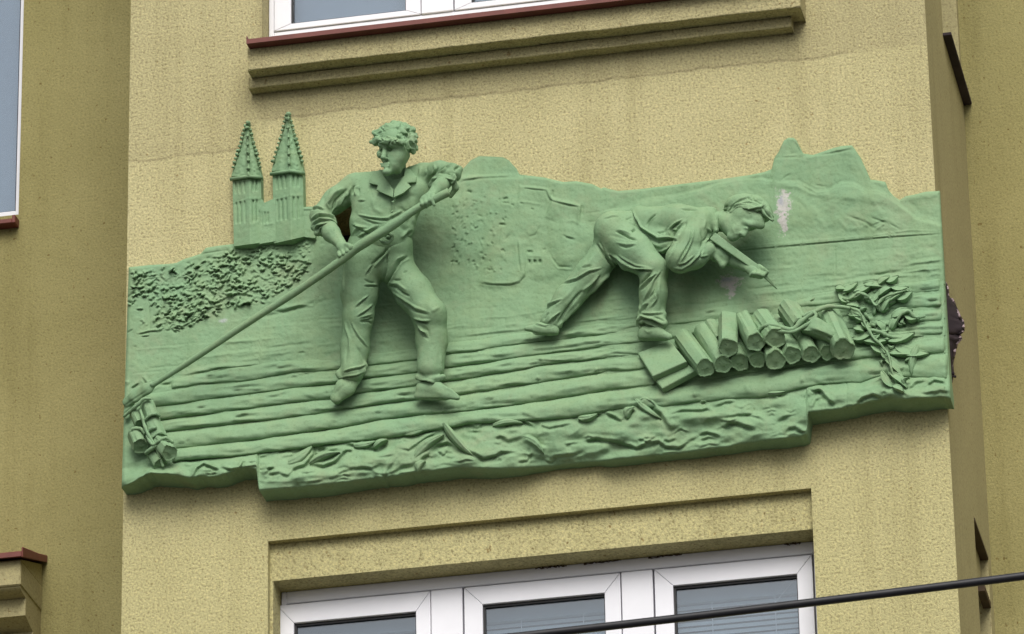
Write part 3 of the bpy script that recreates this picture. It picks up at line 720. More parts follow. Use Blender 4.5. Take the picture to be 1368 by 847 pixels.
# ------------------------------------------------------------------ the relief
R = empty('relief', (0, 0, -0.6))
tag(R, 'green painted relief of two raftsmen on a log raft, fixed to the ochre bay', 'relief')
def poly(pts):
    a = np.array(pts, float); return lambda u: np.interp(u, a[:, 0], a[:, 1])
uL = lambda v: 172 + (v - 357) * (162.5 - 172) / (652 - 357.0)
uR = lambda v: 1255.5 + (v - 255) * (1270.0 - 1255.5) / (533 - 255.0)
TOPL = [(172, 357), (200, 354), (226, 352.5), (236, 351), (246, 346), (256, 343), (268, 339), (275, 331), (290, 328.5), (311, 326), (349, 322), (388, 319), (420, 316), (427, 276), (445, 268), (470, 262), (560, 250), (598, 248), (612, 240), (618, 226), (629, 214), (640, 208.5), (655, 209), (672, 210), (680, 214), (684, 219), (690, 225), (694, 233),
        (727, 237), (752, 243), (770, 242), (792, 246), (803, 252), (807, 250), (812, 252), (826, 255), (860, 252), (900, 247), (950, 241), (1000, 234), (1020, 230), (1031, 226), (1034, 212), (1040, 203), (1047, 188), (1053, 184), (1060, 184), (1064, 187), (1069, 197), (1073, 205), (1086, 207), (1104, 201), (1112, 198), (1124, 195), (1138, 194), (1142, 199), (1150, 211), (1158, 228), (1163, 240), (1172, 241), (1183, 243), (1187, 254), (1194, 262), (1202, 267), (1210, 262), (1221, 260), (1237, 256), (1256, 255)]
BOTF = [(163, 652), (172, 649), (185, 641), (195, 634), (202, 632), (214, 635), (224, 635), (240, 637), (254, 640), (268, 637), (280, 638), (295, 637), (312, 630), (330, 626), (343, 629), (344.5, 645), (346, 656), (372, 654), (390, 653), (420, 650), (452, 646), (494, 640), (530, 637), (550, 633), (572, 631), (600, 627), (640, 626), (668, 627), (703, 626), (730, 624), (760, 621), (800, 617), (830, 614), (850, 612), (900, 607), (954, 600), (1000, 593), (1040, 587), (1070, 584), (1078, 580), (1079.5, 552), (1100, 549), (1139, 545), (1160, 538), (1185, 534), (1210, 535), (1240, 533), (1255, 532), (1270, 533)]
def to_s(p): return [((u - uL(v)) / (uR(v) - uL(v)), v) for u, v in p]
tS, bS = poly(to_s(TOPL)), poly(to_s(BOTF))
HB = poly([(163, 0.075), (200, 0.13), (343, 0.115), (345, 0.115), (500, 0.11), (640, 0.108), (700, 0.07), (760, 0.055), (850, 0.055), (954, 0.068), (1079, 0.10), (1081, 0.105), (1185, 0.118), (1270, 0.10)])
C = [poly(p) for p in (
    [(170, 515), (204, 510), (238, 503), (288, 493), (337, 485), (390, 480.5), (455, 477), (494, 471), (555, 464.5), (597, 457), (630, 453), (700, 443), (750, 436), (851, 425), (890, 418), (1029, 398), (1122, 384), (1209, 373), (1262, 368)],
    [(170, 528), (199, 524), (267, 513), (337, 507), (390, 497), (455, 493), (494, 487), (555, 480.5), (597, 473), (634, 468.5), (692, 459), (755, 452), (851, 441), (900, 434), (1050, 415), (1130, 405), (1200, 395), (1262, 387.5)],
    [(170, 547), (212, 542), (300, 530), (390, 518), (455, 511), (489, 505), (555, 497), (597, 490.5), (640, 485), (695, 476), (760, 468), (851, 457.5), (960, 444), (1060, 432), (1150, 420), (1262, 408)],
    [(170, 564), (220, 559.5), (310, 548), (390, 537.5), (455, 531), (482, 524.5), (554, 515), (600, 507), (640, 502.5), (726, 487), (786, 480), (851, 474), (960, 461), (1060, 449), (1150, 439), (1262, 427)],
    [(170, 582), (228, 575.5), (310, 566), (390, 556), (416, 553), (468, 545), (515, 537.5), (554, 533.6), (616, 527), (640, 523), (721, 510), (799, 498), (856, 493), (960, 480), (1060, 467), (1150, 458), (1262, 446)],
    [(170, 605), (240, 598.5), (332, 588), (390, 579), (455, 571), (499, 562), (556, 554), (600, 551), (640, 546), (734, 534), (812, 521), (864, 516), (928, 510), (1025, 495.5), (1100, 485), (1177, 476), (1262, 471)],
    [(170, 630), (240, 615), (275, 612), (332, 606), (380, 600), (429, 594), (494, 586), (535, 582), (582, 573), (630, 566), (716, 561), (768, 557), (833, 545), (853, 542), (874, 544), (921, 538), (963, 534), (1015, 531), (1050, 523), (1100, 512), (1150, 511), (1182, 501), (1228, 504), (1269, 505)])]
WATER = poly([(160, 447), (230, 437), (330, 415), (420, 398), (560, 395), (640, 388), (760, 372), (860, 357), (1010, 334), (1258, 313)])
def base_h(U, V):
    """distance of the panel's skin from the wall before tooling"""
    w_ = WATER(U); c0, c6 = C[0](U), C[6](U); bt = bS((U - uL(V)) / (uR(V) - uL(V)))
    h = 0.020 + 0 * U
    h = h + 0.012 * sstep(0, 1, (V - w_) / np.maximum(c0 - w_, 1))
    raft = 0.045 * np.clip((V - c0) / np.maximum(c6 - c0, 1), 0, 1)
    h = h + raft
    low = np.clip((V - c6 + 4) / np.maximum(bt - c6 + 4, 1), 0, 1)
    hb = np.maximum(HB(U), 0.05)
    h = h * (1 - sstep(0, 1, low)) + hb * sstep(0, 1, low) * 1.0
    h = h + 0.014 * np.sin(np.pi * low) * (low > 0)
    # raft mass covers the firewood stand
    return h
# tool marks on the panel; '->' creases below, all noted in picture px
S = []
S += [([(612, 240), (640, 235.5), (654, 235), (694, 234)], 1.6, 5, 'g'), ([(612, 243), (640, 238.5), (654, 238), (694, 236.5)], 1.3, -4, 'g')]
S += [([(699, 249), (715, 251), (731, 252.5)], 1.5, 4, 'f'), ([(731, 252), (735, 262), (737, 265), (755, 270), (774, 274)], 2.0, 6, 'f'), ([(775, 273), (774, 287), (771, 300)], 2.2, 6, 'g'), ([(778, 274), (777, 290)], 1.6, -5), ([(739, 254), (737, 264)], 1.3, -6)]
S += [([(733, 283), (760, 286), (775, 296)], 9, 3), ([(750, 312), (757, 317), (768, 320)], 1.8, -5), ([(748, 311), (756, 315), (768, 318)], 1.5, 3)]
# rocks and the little castle above the shore
S += z3([([(145, 750), (230, 765), (340, 768), (390, 755), (435, 715), (440, 600)], 3.5 / 4.2, -4), ([(160, 735), (250, 755), (350, 755), (400, 740), (420, 700), (430, 560)], 6 / 4.2, 3),
         ([(385, 510), (390, 600), (400, 680), (380, 730)], 4 / 4.2, -4), ([(395, 510), (402, 600), (412, 680)], 6 / 4.2, 3), ([(275, 545), (290, 450)], 4 / 4.2, -3), ([(310, 520), (355, 465)], 4 / 4.2, -4),
         ([(490, 485), (515, 430)], 4 / 4.2, -4), ([(450, 495), (490, 480)], 4 / 4.2, -3), ([(185, 560), (165, 500)], 4 / 4.2, -2.5), ([(565, 590), (600, 640), (620, 662), (700, 665)], 6 / 4.2, -3.5), ([(560, 580), (590, 640), (615, 672), (710, 680)], 5 / 4.2, 2.5),
         ([(440, 578), (475, 578)], 7 / 4.2, -8), ([(455, 622), (455, 645)], 5.5 / 4.2, -11), ([(485, 622), (485, 645)], 5.5 / 4.2, -11), ([(515, 622), (515, 645)], 5.5 / 4.2, -11),
         ([(440, 545), (440, 650)], 3 / 4.2, -3), ([(530, 570), (548, 562)], 6 / 4.2, -4), ([(440, 600), (530, 605)], 4 / 4.2, 2.5),
         ([(100, 232), (130, 242)], 5 / 4.2, -8), ([(302, 282), (335, 272)], 6 / 4.2, -9), ([(300, 300), (345, 302)], 4 / 4.2, -5), ([(350, 312), (365, 312)], 4 / 4.2, -6), ([(400, 302), (420, 304)], 4 / 4.2, -5), ([(462, 335), (480, 340)], 4 / 4.2, -6),
         ([(280, 422), (320, 424)], 6 / 4.2, -9), ([(312, 385), (325, 385)], 4 / 4.2, -6), ([(140, 445), (165, 440)], 6 / 4.2, -5), ([(130, 290), (160, 296)], 4 / 4.2, -4), ([(160, 370), (190, 380)], 5 / 4.2, -4), ([(205, 390), (215, 365)], 4 / 4.2, -4), ([(220, 682), (250, 680)], 5 / 4.2, -7), ([(205, 720), (225, 695)], 4 / 4.2, -4),
         ([(360, 300), (440, 296), (520, 310)], 7 / 4.2, 2.5), ([(640, 410), (700, 400), (770, 440)], 10 / 4.2, 2.5), ([(770, 360), (850, 350), (940, 330), (985, 345)], 4 / 4.2, -2.5), ([(780, 410), (840, 405)], 5 / 4.2, -2), ([(860, 352), (940, 336), (980, 348)], 4 / 4.2, 2)], 600, 200, 4.236)
rr = np.random.default_rng(3)
for k in range(95):
    u = 604 + 70 * rr.random() ** 1.4; v = 262 + 100 * rr.random(); a = rr.random() * 3.1; L = 1.5 + 3 * rr.random()
    S.append(([(u, v), (u + L * math.cos(a), v + L * math.sin(a))], 0.8 + 0.9 * rr.random(), (-6 if rr.random() < 0.6 else 4.5) * (0.5 + rr.random() * 0.7)))
for k in range(26):
    u = 640 + 90 * rr.random(); v = 268 + 80 * rr.random(); a = rr.random() * 3.1; L = 3 + 12 * rr.random()
    S.append(([(u, v), (u + L * math.cos(a), v + L * math.sin(a) * 0.6)], 1.8 + 2 * rr.random(), 2.6 * (rr.random() - 0.4), 'g'))
S += [([(1116, 334), (1116, 366)], 0.8, -2.5, 'F'), ([(1131, 512), (1131, 546)], 0.8, -3, 'F'), ([(199, 404), (200, 440)], 0.8, -2.5, 'F'), ([(883, 545), (883, 607)], 0.8, -2, 'F')]
# hills on the right: ridge line, gullies, shore
S += z3([([(0, 300), (60, 280), (120, 270), (200, 262), (300, 240), (380, 212), (460, 195), (560, 192), (640, 205), (720, 205), (800, 245), (850, 240), (900, 208), (950, 206), (1000, 232), (1060, 240), (1110, 265), (1150, 290)], 5 / 3.18, 3, 'g'),
         ([(0, 285), (60, 270), (100, 262), (200, 250), (300, 228), (380, 200), (460, 183), (560, 180), (640, 193), (720, 192), (800, 232), (850, 227), (900, 196), (950, 194), (1000, 220), (1060, 228), (1110, 252)], 4.5 / 3.18, -1.2, 'g'),
         ([(630, 100), (700, 95), (760, 90), (860, 80), (950, 62)], 4 / 3.18, -3.5), ([(625, 92), (700, 88), (760, 82)], 4 / 3.18, 3), ([(860, 70), (950, 52)], 5 / 3.18, 4),
         ([(870, 345), (930, 400), (1000, 395), (1040, 340)], 8 / 3.18, 2), ([(930, 345), (1000, 370), (1050, 400)], 5 / 3.18, -4), ([(1020, 350), (1080, 370), (1150, 400)], 5 / 3.18, -4), ([(1000, 400), (1090, 362)], 5 / 3.18, -5), ([(1010, 395), (1100, 355)], 5 / 3.18, 3.5), ([(1040, 410), (1090, 375), (1140, 400)], 4 / 3.18, 3),
         ([(700, 260), (780, 310), (840, 400)], 12 / 3.18, 2.4), ([(640, 250), (720, 280), (760, 330)], 8 / 3.18, -1.5), ([(980, 250), (1040, 280), (1080, 350)], 10 / 3.18, 1.8), ([(1180, 280), (1240, 330), (1300, 350)], 14 / 3.18, -3), ([(1200, 270), (1290, 260), (1320, 250)], 10 / 3.18, 2.5),
         ([(460, 478), (700, 458), (900, 440), (1060, 425), (1200, 405), (1320, 410)], 3.6 / 3.18, 2.5), ([(470, 496), (640, 478), (900, 455), (1100, 437), (1325, 423)], 3.0 / 3.18, -4), ([(470, 488), (640, 471), (900, 448), (1100, 430), (1325, 416)], 4 / 3.18, 3.2),
         ([(790, 215), (850, 222)], 4 / 3.18, -2.5), ([(650, 190), (690, 165)], 4 / 3.18, -3)], 840, 180, 3.181)
# hard edges of the strokes from the modelling knife on the water
for k in range(120):
    u = 172 + 1070 * rr.random(); w_ = float(WATER(u)); c_ = float(C[0](u))
    t = rr.random(); v = w_ + 6 + (c_ - w_ - 6) * t; L = 18 + 75 * rr.random()
    n_ = 5; uu = np.linspace(u, min(u + L, 1258), n_); vv = v - (uu - u) * (0.115 - 0.03 * (1 - t)) + rr.normal(0, 0.8, n_)
    hh = rr.choice([-1.9, 1.6, -1.3, 2.3]) * (0.5 + t)
    S.append((list(zip(uu, vv)), 1.1 + 2.0 * rr.random(), hh * 0.9, 'g'))
for k in range(26):      # stronger ones where the water nears the raft
    u = rr.choice([230, 300, 600, 680, 760, 900, 980, 1060, 1130, 1200]) + 40 * rr.random(); c_ = float(C[0](u)); v = c_ - 3 - 26 * rr.random() ** 1.3; L = 40 + 90 * rr.random()
    uu = np.linspace(u, min(u + L, 1257), 5); vv = v - (uu - u) * 0.112 + rr.normal(0, 0.7, 5)
    S.append((list(zip(uu, vv)), 1.6 + 1.2 * rr.random(), 3.2 * rr.choice([-1, 1]), 'g'))
S += [([(240, 500), (290, 490), (350, 486)], 3, 6, 'f'), ([(215, 512), (250, 503), (300, 495)], 2.5, 4, 'f'), ([(345, 425), (380, 418), (420, 405), (450, 398)], 2.4, -4), ([(340, 422), (380, 413), (420, 400)], 2.0, 3), ([(398, 612 - 140), (408, 471)], 1.6, -5)]
# the wooded slope on the left: hundreds of chips
def inside_wood(u, v):
    top = float(poly([(172, 365), (246, 358), (275, 344), (330, 330), (400, 315), (415, 318)])(u)); bot = float(poly([(172, 425), (190, 445), (235, 440), (262, 432), (300, 412), (350, 402), (400, 375), (412, 352)])(u))
    return top < v < bot
k = 0
while k < 900:
    u = 174 + 238 * rr.random(); v = 315 + 130 * rr.random()
    if not inside_wood(u, v): continue
    if u < 205 and v > 395 and rr.random() < 0.8: k += 1; continue
    a = rr.normal(-0.45, 0.55) + (math.pi if rr.random() < 0.15 else 0); L = 3.5 + 5 * rr.random(); c = rr.normal(0, 1.2)
    amp = (3.2 + 5.2 * rr.random()) * (0.55 + 0.9 * float(vnoise(u / 17, v / 12, 0, 5) > -0.15))
    if u > 330: amp *= 0.8
    S.append(([(u, v), (u + L / 2 * math.cos(a), v + L / 2 * math.sin(a) + c), (u + L * math.cos(a), v + L * math.sin(a))], 1.0 + 0.9 * rr.random(), amp, 'f'))
    k += 1
S += z3([([(455, 145), (480, 115), (600, 105)], 4 / 3.85, 3), ([(350, 205), (400, 165), (470, 150), (600, 130)], 4 / 3.85, -3), ([(70, 215), (200, 208), (330, 205)], 5 / 3.85, 3), ([(190, 420), (192, 520)], 3 / 3.85, -2.5), ([(60, 405), (130, 395)], 5 / 3.85, -3),
         ([(130, 560), (190, 545), (250, 540)], 5 / 3.85, 5, 'f'), ([(150, 572), (190, 568)], 4 / 3.85, 4, 'f'), ([(310, 510), (360, 520), (410, 495)], 5 / 3.85, 6, 'f'), ([(75, 560), (105, 540)], 4 / 3.85, -5), ([(70, 390), (100, 355)], 5 / 3.85, -7), ([(470, 487), (495, 487)], 3 / 3.85, -3),
         ([(390, 440), (560, 430), (800, 395), (860, 400)], 7 / 3.85, 2.5), ([(820, 445), (880, 450), (960, 430), (1040, 428)], 6 / 3.85, -5), ([(800, 440), (870, 430), (960, 412), (1040, 415)], 6 / 3.85, 4),
         ([(990, 40), (1000, 90), (980, 110)], 5 / 3.85, 5), ([(930, 60), (960, 110), (930, 130)], 6 / 3.85, 4), ([(930, 280), (1000, 200), (1030, 170)], 8 / 3.85, 3), ([(60, 630), (80, 628)], 4 / 3.85, -3), ([(110, 630), (125, 630)], 4 / 3.85, -3)], 150, 300, 3.852)
# grasses and shells at the lower left
S += z3([([(160, 165), (180, 195), (200, 190)], 6 / 3.85, 5, 'f'), ([(45, 205), (60, 190), (80, 195), (75, 215)], 7 / 3.85, 6), ([(95, 220), (130, 195)], 7 / 3.85, 7, 'f'), ([(240, 210), (300, 205)], 6 / 3.85, -6), ([(200, 240), (260, 205)], 6 / 3.85, 4)], 150, 460, 3.848)
# waves along the foot
W_ = []
W_ += z3([([(345, 560), (400, 580), (460, 575), (490, 545)], 9, 14, 'f'), ([(405, 680), (430, 630), (470, 605), (520, 625), (555, 640)], 8, 17, 'f'), ([(560, 625), (610, 635), (650, 630), (672, 590), (690, 600)], 7, 14, 'f'), ([(700, 600), (740, 590)], 7, 9, 'f'),
          ([(50, 735), (120, 705), (185, 665), (260, 660)], 7, 9, 'f'), ([(60, 610), (120, 600), (160, 640)], 14, 5), ([(100, 560), (130, 600)], 5, -4), ([(280, 640), (340, 625), (400, 640)], 10, -8),
          ([(775, 670), (800, 630), (830, 625)], 8, 13, 'f'), ([(770, 700), (800, 660), (860, 650), (900, 668), (960, 600)], 8, 8, 'f'),
          ([(850, 555), (900, 545), (955, 560)], 9, -13), ([(860, 590), (920, 580), (950, 570)], 9, -14), ([(830, 560), (900, 520), (960, 525)], 7, 9, 'g')], 150, 460, 3.848)
W_ += z3([([(0, 710), (60, 690), (100, 640), (100, 600)], 9, 15, 'f'), ([(0, 640), (40, 625), (90, 600)], 8, -12), ([(130, 620), (170, 615)], 8, -18), ([(105, 685), (160, 695), (220, 670), (265, 620), (275, 595)], 9, 16, 'f'), ([(150, 600), (200, 610), (260, 600)], 8, 9, 'g'),
          ([(280, 580), (340, 590), (380, 560), (400, 555)], 8, 15, 'f'), ([(270, 640), (320, 620), (370, 590)], 8, -12), ([(390, 600), (440, 610), (480, 575)], 8, 13, 'f'), ([(540, 600), (600, 610), (640, 580), (700, 545), (750, 515)], 8, 11, 'f'),
          ([(600, 545), (660, 530), (740, 515)], 9, -13), ([(210, 755), (260, 720), (320, 705), (400, 705), (450, 740)], 8, 9, 'f'), ([(320, 700), (400, 690), (460, 720)], 12, 7, 'g'), ([(400, 720), (460, 760), (480, 720), (560, 620)], 9, 8, 'f'),
          ([(60, 640), (120, 650)], 9, 6), ([(500, 735), (560, 700), (620, 690)], 9, 7, 'f'), ([(630, 690), (690, 630), (740, 590), (800, 570), (880, 620)], 11, 13, 'f'), ([(740, 600), (820, 595), (870, 625)], 8, -8),
          ([(800, 510), (840, 555), (890, 610), (960, 640)], 10, 16, 'f'), ([(755, 520), (780, 495), (815, 500)], 8, 14, 'g'), ([(830, 495), (880, 480), (960, 480)], 8, 10, 'f'), ([(890, 530), (960, 535)], 8, -14), ([(640, 740), (660, 690), (700, 685)], 14, 13, 'g'), ([(560, 660), (500, 720)], 8, 6),
          ([(0, 760), (80, 740), (150, 755)], 12, 6, 'g'), ([(90, 775), (200, 770), (300, 765)], 10, -4)], 390, 440, 3.848)
W_ += z3([([(0, 570), (30, 575), (50, 560)], 7, 10, 'f'), ([(0, 605), (50, 605)], 7, -12), ([(130, 545), (180, 540), (230, 525), (290, 550), (330, 575)], 8, 13, 'f'), ([(170, 580), (200, 560), (215, 530)], 7, -12), ([(130, 610), (190, 640), (250, 620), (300, 590)], 11, 8, 'f'),
          ([(60, 660), (20, 630), (0, 625)], 10, 8), ([(0, 690), (60, 735), (120, 720), (150, 700), (240, 700)], 8, 11, 'f'), ([(255, 620), (300, 650), (340, 685), (385, 690)], 12, 15, 'g'), ([(300, 620), (350, 660), (380, 680)], 7, -6), ([(265, 755), (300, 720), (290, 690)], 7, -9), ([(240, 750), (280, 745), (310, 700)], 7, 10, 'f'),
          ([(330, 600), (360, 565), (400, 575), (470, 560), (520, 545)], 8, 10, 'f'), ([(540, 545), (580, 515), (620, 505), (670, 505)], 8, 15, 'f'), ([(580, 520), (620, 515), (660, 520)], 8, -10), ([(690, 500), (740, 520), (780, 545)], 8, 11, 'f'), ([(780, 545), (800, 500), (830, 480), (850, 495)], 10, 17, 'f'), ([(800, 500), (815, 515)], 7, -12),
          ([(550, 660), (590, 640), (640, 630), (720, 640), (800, 660)], 10, 12, 'f'), ([(590, 655), (630, 650), (680, 655)], 8, -8), ([(780, 660), (800, 665), (850, 680), (900, 650), (960, 640)], 8, 11, 'f'), ([(850, 455), (880, 430), (920, 440), (960, 470)], 9, 15, 'f'),
          ([(400, 620), (440, 680), (500, 700), (600, 680)], 22, 6, 'g'), ([(390, 750), (430, 720), (520, 710), (580, 690)], 9, 7, 'f'), ([(600, 600), (700, 610), (800, 600)], 18, 6, 'g'), ([(430, 590), (500, 610), (560, 590)], 16, 5, 'g')], 630, 420, 3.848)
W_ += z3([([(0, 420), (40, 390), (80, 400), (110, 440), (150, 470), (200, 550)], 12, 16, 'f'), ([(0, 440), (40, 450), (100, 490), (150, 520)], 14, -7, 'g'), ([(0, 660), (60, 650), (130, 625), (170, 655), (240, 650)], 9, 10, 'f'), ([(190, 650), (240, 660), (300, 620), (350, 590)], 9, 7, 'f'),
          ([(350, 590), (400, 575), (440, 585), (480, 600)], 8, 12, 'f'), ([(485, 555), (520, 520), (570, 515), (620, 535), (680, 555)], 11, 15, 'f'), ([(180, 470), (260, 450), (370, 450), (400, 440), (440, 460)], 8, 11, 'f'), ([(360, 410), (380, 400), (400, 405)], 8, 12, 'f'), ([(440, 430), (500, 405), (560, 400)], 8, 9, 'f'),
          ([(250, 500), (340, 480), (430, 500), (500, 480)], 18, 6, 'g'), ([(540, 480), (620, 470), (700, 490), (740, 515)], 8, 8, 'f'), ([(560, 445), (640, 440), (700, 450)], 14, 5, 'g'), ([(705, 375), (730, 350), (780, 340), (820, 360), (850, 350)], 8, 15, 'f'), ([(720, 372), (780, 370), (810, 380)], 8, 8, 'f'), ([(780, 520), (830, 490), (870, 480)], 9, 6, 'f'),
          ([(830, 580), (860, 550), (900, 545), (960, 575)], 10, 13, 'f'), ([(980, 380), (1000, 350), (1040, 335), (1059, 340)], 9, 13, 'f'), ([(985, 440), (1010, 395), (1059, 370)], 9, 11, 'f'), ([(100, 720), (250, 710), (400, 670)], 14, 5, 'g'), ([(60, 600), (140, 590), (200, 600)], 12, 6, 'g')], 850, 440, 4.236)
W_ += z3([([(65, 700), (80, 660), (130, 655), (170, 700), (210, 740)], 9, 15, 'f'), ([(100, 730), (130, 700), (160, 720)], 8, -9), ([(290, 755), (330, 700), (390, 680), (440, 700)], 9, 11, 'f'), ([(350, 640), (400, 620), (440, 600), (480, 640)], 9, 9, 'f'), ([(490, 650), (530, 670), (560, 680)], 8, 11, 'f'), ([(560, 660), (600, 620), (660, 610)], 9, 8, 'f'), ([(640, 650), (690, 610), (740, 620), (760, 640)], 8, 13, 'f'), ([(480, 690), (560, 690), (650, 700)], 10, 6), ([(680, 680), (720, 660), (765, 670)], 9, 6, 'f')], 1060, 340, 3.683)
W_ = [(a, b / 3.9 * 1.3, c * 0.78, *p) for a, b, c, *p in W_]
# random ripples to keep the surface between the named strokes alive
for k in range(80):
    u = 170 + 1090 * rr.random(); c6 = float(C[6](u)); bt = float(poly(BOTF)(u)); v = c6 + (bt - c6) * (0.1 + 0.85 * rr.random()); L = 8 + 22 * rr.random(); s_ = rr.normal(0, 3)
    S.append(([(u, v), (u + L / 2, v - 0.08 * L + s_), (u + L, v - 0.12 * L)], 1.5 + 1.6 * rr.random(), 2.0 + 3.2 * rr.random(), 'f'))
S += W_
NC, NR = 920, 330
s_ax = np.linspace(0, 1, NC)
ts, bs_ = tS(s_ax), bS(s_ax)
tt = np.linspace(0, 1, NR)[:, None]
V_ = ts[None, :] + (bs_ - ts)[None, :] * tt
U_ = uL(V_) + (uR(V_) - uL(V_)) * s_ax[None, :]
H_ = base_h(U_, V_)
H_ = H_ + strokes(U_, V_, S) + 0.0022 * fbm(U_ / 38, V_ / 26, 0, 4, 11) + 0.0008 * fbm(U_ / 5, V_ / 5, 0, 2, 15)
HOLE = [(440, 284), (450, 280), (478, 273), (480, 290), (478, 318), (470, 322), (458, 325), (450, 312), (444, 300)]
def ridge_step(line, h, soft=3.0):
    p = poly(line); on = (U_ > line[0][0]) & (U_ < line[-1][0])
    return 0.001 * h * sstep(-soft * 0.3, soft, V_ - p(U_)) * on * np.clip((U_ - line[0][0]) / 12, 0, 1)
H_ = H_ + ridge_step([(800, 281), (840, 276), (859, 268), (877, 265), (903, 262), (934, 255), (959, 246), (985, 241), (1016, 240), (1041, 244), (1066, 245), (1081, 254), (1091, 257), (1107, 255), (1123, 245), (1139, 245), (1155, 253), (1173, 255), (1189, 263), (1202, 272), (1225, 290), (1262, 300)], 7, 5) 
H_ = H_ + plateau(U_, V_, [(1027, 245), (1034, 222), (1060, 208), (1104, 203), (1139, 196), (1165, 246), (1187, 258), (1187, 275), (1090, 262), (1060, 252)], 4, 5)
H_ = H_ + plateau(U_, V_, [(1035, 213), (1049, 186), (1062, 186), (1073, 206)], -4, 3)
H_ = H_ + plateau(U_, V_, [(737, 266), (776, 274), (772, 306), (748, 300), (728, 290)], 12, 1.6, None, True) + plateau(U_, V_, [(694, 248), (732, 252), (737, 266), (722, 285), (690, 280)], 7, 2.0, None, True)
H_ = H_ + plateau(U_, V_, [(735, 302), (752, 293), (775, 297), (797, 310), (800, 330), (782, 350), (765, 357), (748, 356), (738, 342), (731, 322)], 11, 14)
H_ = H_ + plateau(U_, V_, [(690, 318), (703, 322), (706, 345), (704, 368), (692, 381), (660, 384), (640, 380), (650, 355), (662, 330), (676, 322)], 9, 7) + plateau(U_, V_, [(704, 338), (730, 336), (742, 350), (748, 362), (740, 372), (712, 374), (704, 362)], 5, 7)
H_ = H_ + plateau(U_, V_, [(600, 262), (650, 256), (700, 262), (722, 285), (725, 312), (700, 322), (668, 330), (640, 345), (612, 350), (596, 330)], 8, 16)
H_ = H_ + plateau(U_, V_, [(960, 262), (1010, 256), (1075, 262), (1090, 285), (1060, 305), (1000, 312)], 4, 14) + plateau(U_, V_, [(1100, 262), (1140, 252), (1185, 275), (1205, 300), (1160, 308), (1110, 300)], 6, 14)
# big rolling forms of the waves
lowm = sstep(0, 10, V_ - C[6](U_) - 2)
H_ = H_ + lowm * (0.012 * fbm(U_ / 36, V_ / 15 + U_ / 160, 0, 2, 31) + 0.004 * (1 - np.abs(vnoise(U_ / 24 + V_ / 40, V_ / 13, 0, 33))) ** 2)
# lower ground between far sky sheet and nearer hill
H_ = H_ - 0.010 * (1 - sstep(0, 6, V_ - (232 + (U_ - 612) * 0.02))) * (U_ > 600) * (U_ < 700)
edge = np.minimum(np.minimum(tt * 1.0 * (bs_ - ts)[None, :], (1 - tt) * (bs_ - ts)[None, :]), np.minimum(s_ax * 1000, (1 - s_ax) * 1000)[None, :])
H_ = H_ - 0.006 * (1 - sstep(0, 3.2, edge)) - 0.004 * (1 - sstep(0, 1.2, edge))
H_ = np.maximum(H_, 0.007)
BK = np.zeros_like(H_) - 0.004
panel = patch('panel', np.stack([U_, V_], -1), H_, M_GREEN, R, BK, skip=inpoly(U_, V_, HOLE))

def surf(u, v): return float(base_h(np.array(float(u)), np.array(float(v))))

# ---- raft logs
def raft_log(ct, cb, u0, u1, rad, seed, knots=(), lift=0.0, over=1.6):
    n = int((u1 - u0) / 2.6) + 2; m = 15
    uu = np.linspace(u0, u1, n)[None, :]; t = np.linspace(0, 1, m)[:, None]
    wav = 1.6 * fbm(uu / 34, seed * 3.1, 0, 3, seed) ; wav2 = 1.4 * fbm(uu / 30, seed * 5.7, 0, 3, seed + 9)
    top = ct(uu) + wav * 0.7 + 0.5; bot = cb(uu) + wav2 * 0.7 + over
    ang = np.pi * (1 - t)
    yy = (1 - np.cos(np.pi * t)) / 2 * 0.75 + t * 0.25
    V = top + (bot - top) * yy; U = uu + 0 * V
    endf = np.clip(np.minimum(uu - u0, u1 - uu) / 5.0, 0, 1); endf = np.sqrt(1 - (1 - endf) ** 2)
    # soft planes chipped along the log
    pr = np.sqrt(np.clip(1 - (2 * yy - 1) ** 2, 0, 1)); pr = pr * (0.86 + 0.28 * yy)
    R_ = 0.85 * rad * (1 + 0.16 * fbm(uu / 42, seed, 0, 2, seed + 3))
    H = base_h(U, V) + lift - 0.008 + (R_ + 0.005) * pr * (0.25 + 0.75 * endf)
    H = H + 0.0034 * fbm(U / 40, V / 5.5, seed, 3, seed + 20) * pr + 0.0014 * fbm(U / 11, V / 6, seed, 2, seed + 40) * pr
    ks = []
    for (ku, kt, kr) in knots:
        kv = float(ct(ku)) + kt * float(cb(ku) - ct(ku)); ks += [([(ku - 1, kv), (ku + 1.5, kv - 0.4)], kr, 11, 'g'), ([(ku + 3, kv + 1), (ku + 4, kv + 1.2)], 1.1, -6, 'g')]
    rs_ = np.random.default_rng(seed)
    for q in range(int((u1 - u0) / 17)):
        a = u0 + (u1 - u0) * rs_.random(); tq = 0.2 + 0.6 * rs_.random(); L = 18 + 60 * rs_.random(); a2 = min(a + L, u1)
        va = float(ct(a) + tq * (cb(a) - ct(a))); vb = float(ct(a2) + (tq + rs_.normal(0, 0.22)) * (cb(a2) - ct(a2)))
        ks.append(([(a, va), (a2, vb)], 0.8 + 1.3 * rs_.random(), 4.0 * rs_.choice([-1, 1, 0.8]), rs_.choice(['g', 'f'])))
    H = H + strokes(U, V, ks)
    G = np.stack([U, V], -1)
    return patch('raft_log', G, H, M_GREEN, R, -0.004 + 0.0 * H)
UR0 = 1257
raft_log(C[0], C[1], 228, UR0, 0.017, 1, [(408, 0.1, 2.0)])
raft_log(C[1], C[2], 196, UR0 + 1.5, 0.021, 2, [(640, 0.1, 3.0), (766, 0.3, 1.5)])
raft_log(C[2], C[3], 203, UR0 + 2.5, 0.024, 3, [(436, 0.35, 3.5), (722, 0.4, 3.0)])
raft_log(C[3], C[4], 210, UR0 + 4, 0.026, 4, [(796, 0.8, 2.8), (719, 0.75, 2.0)])
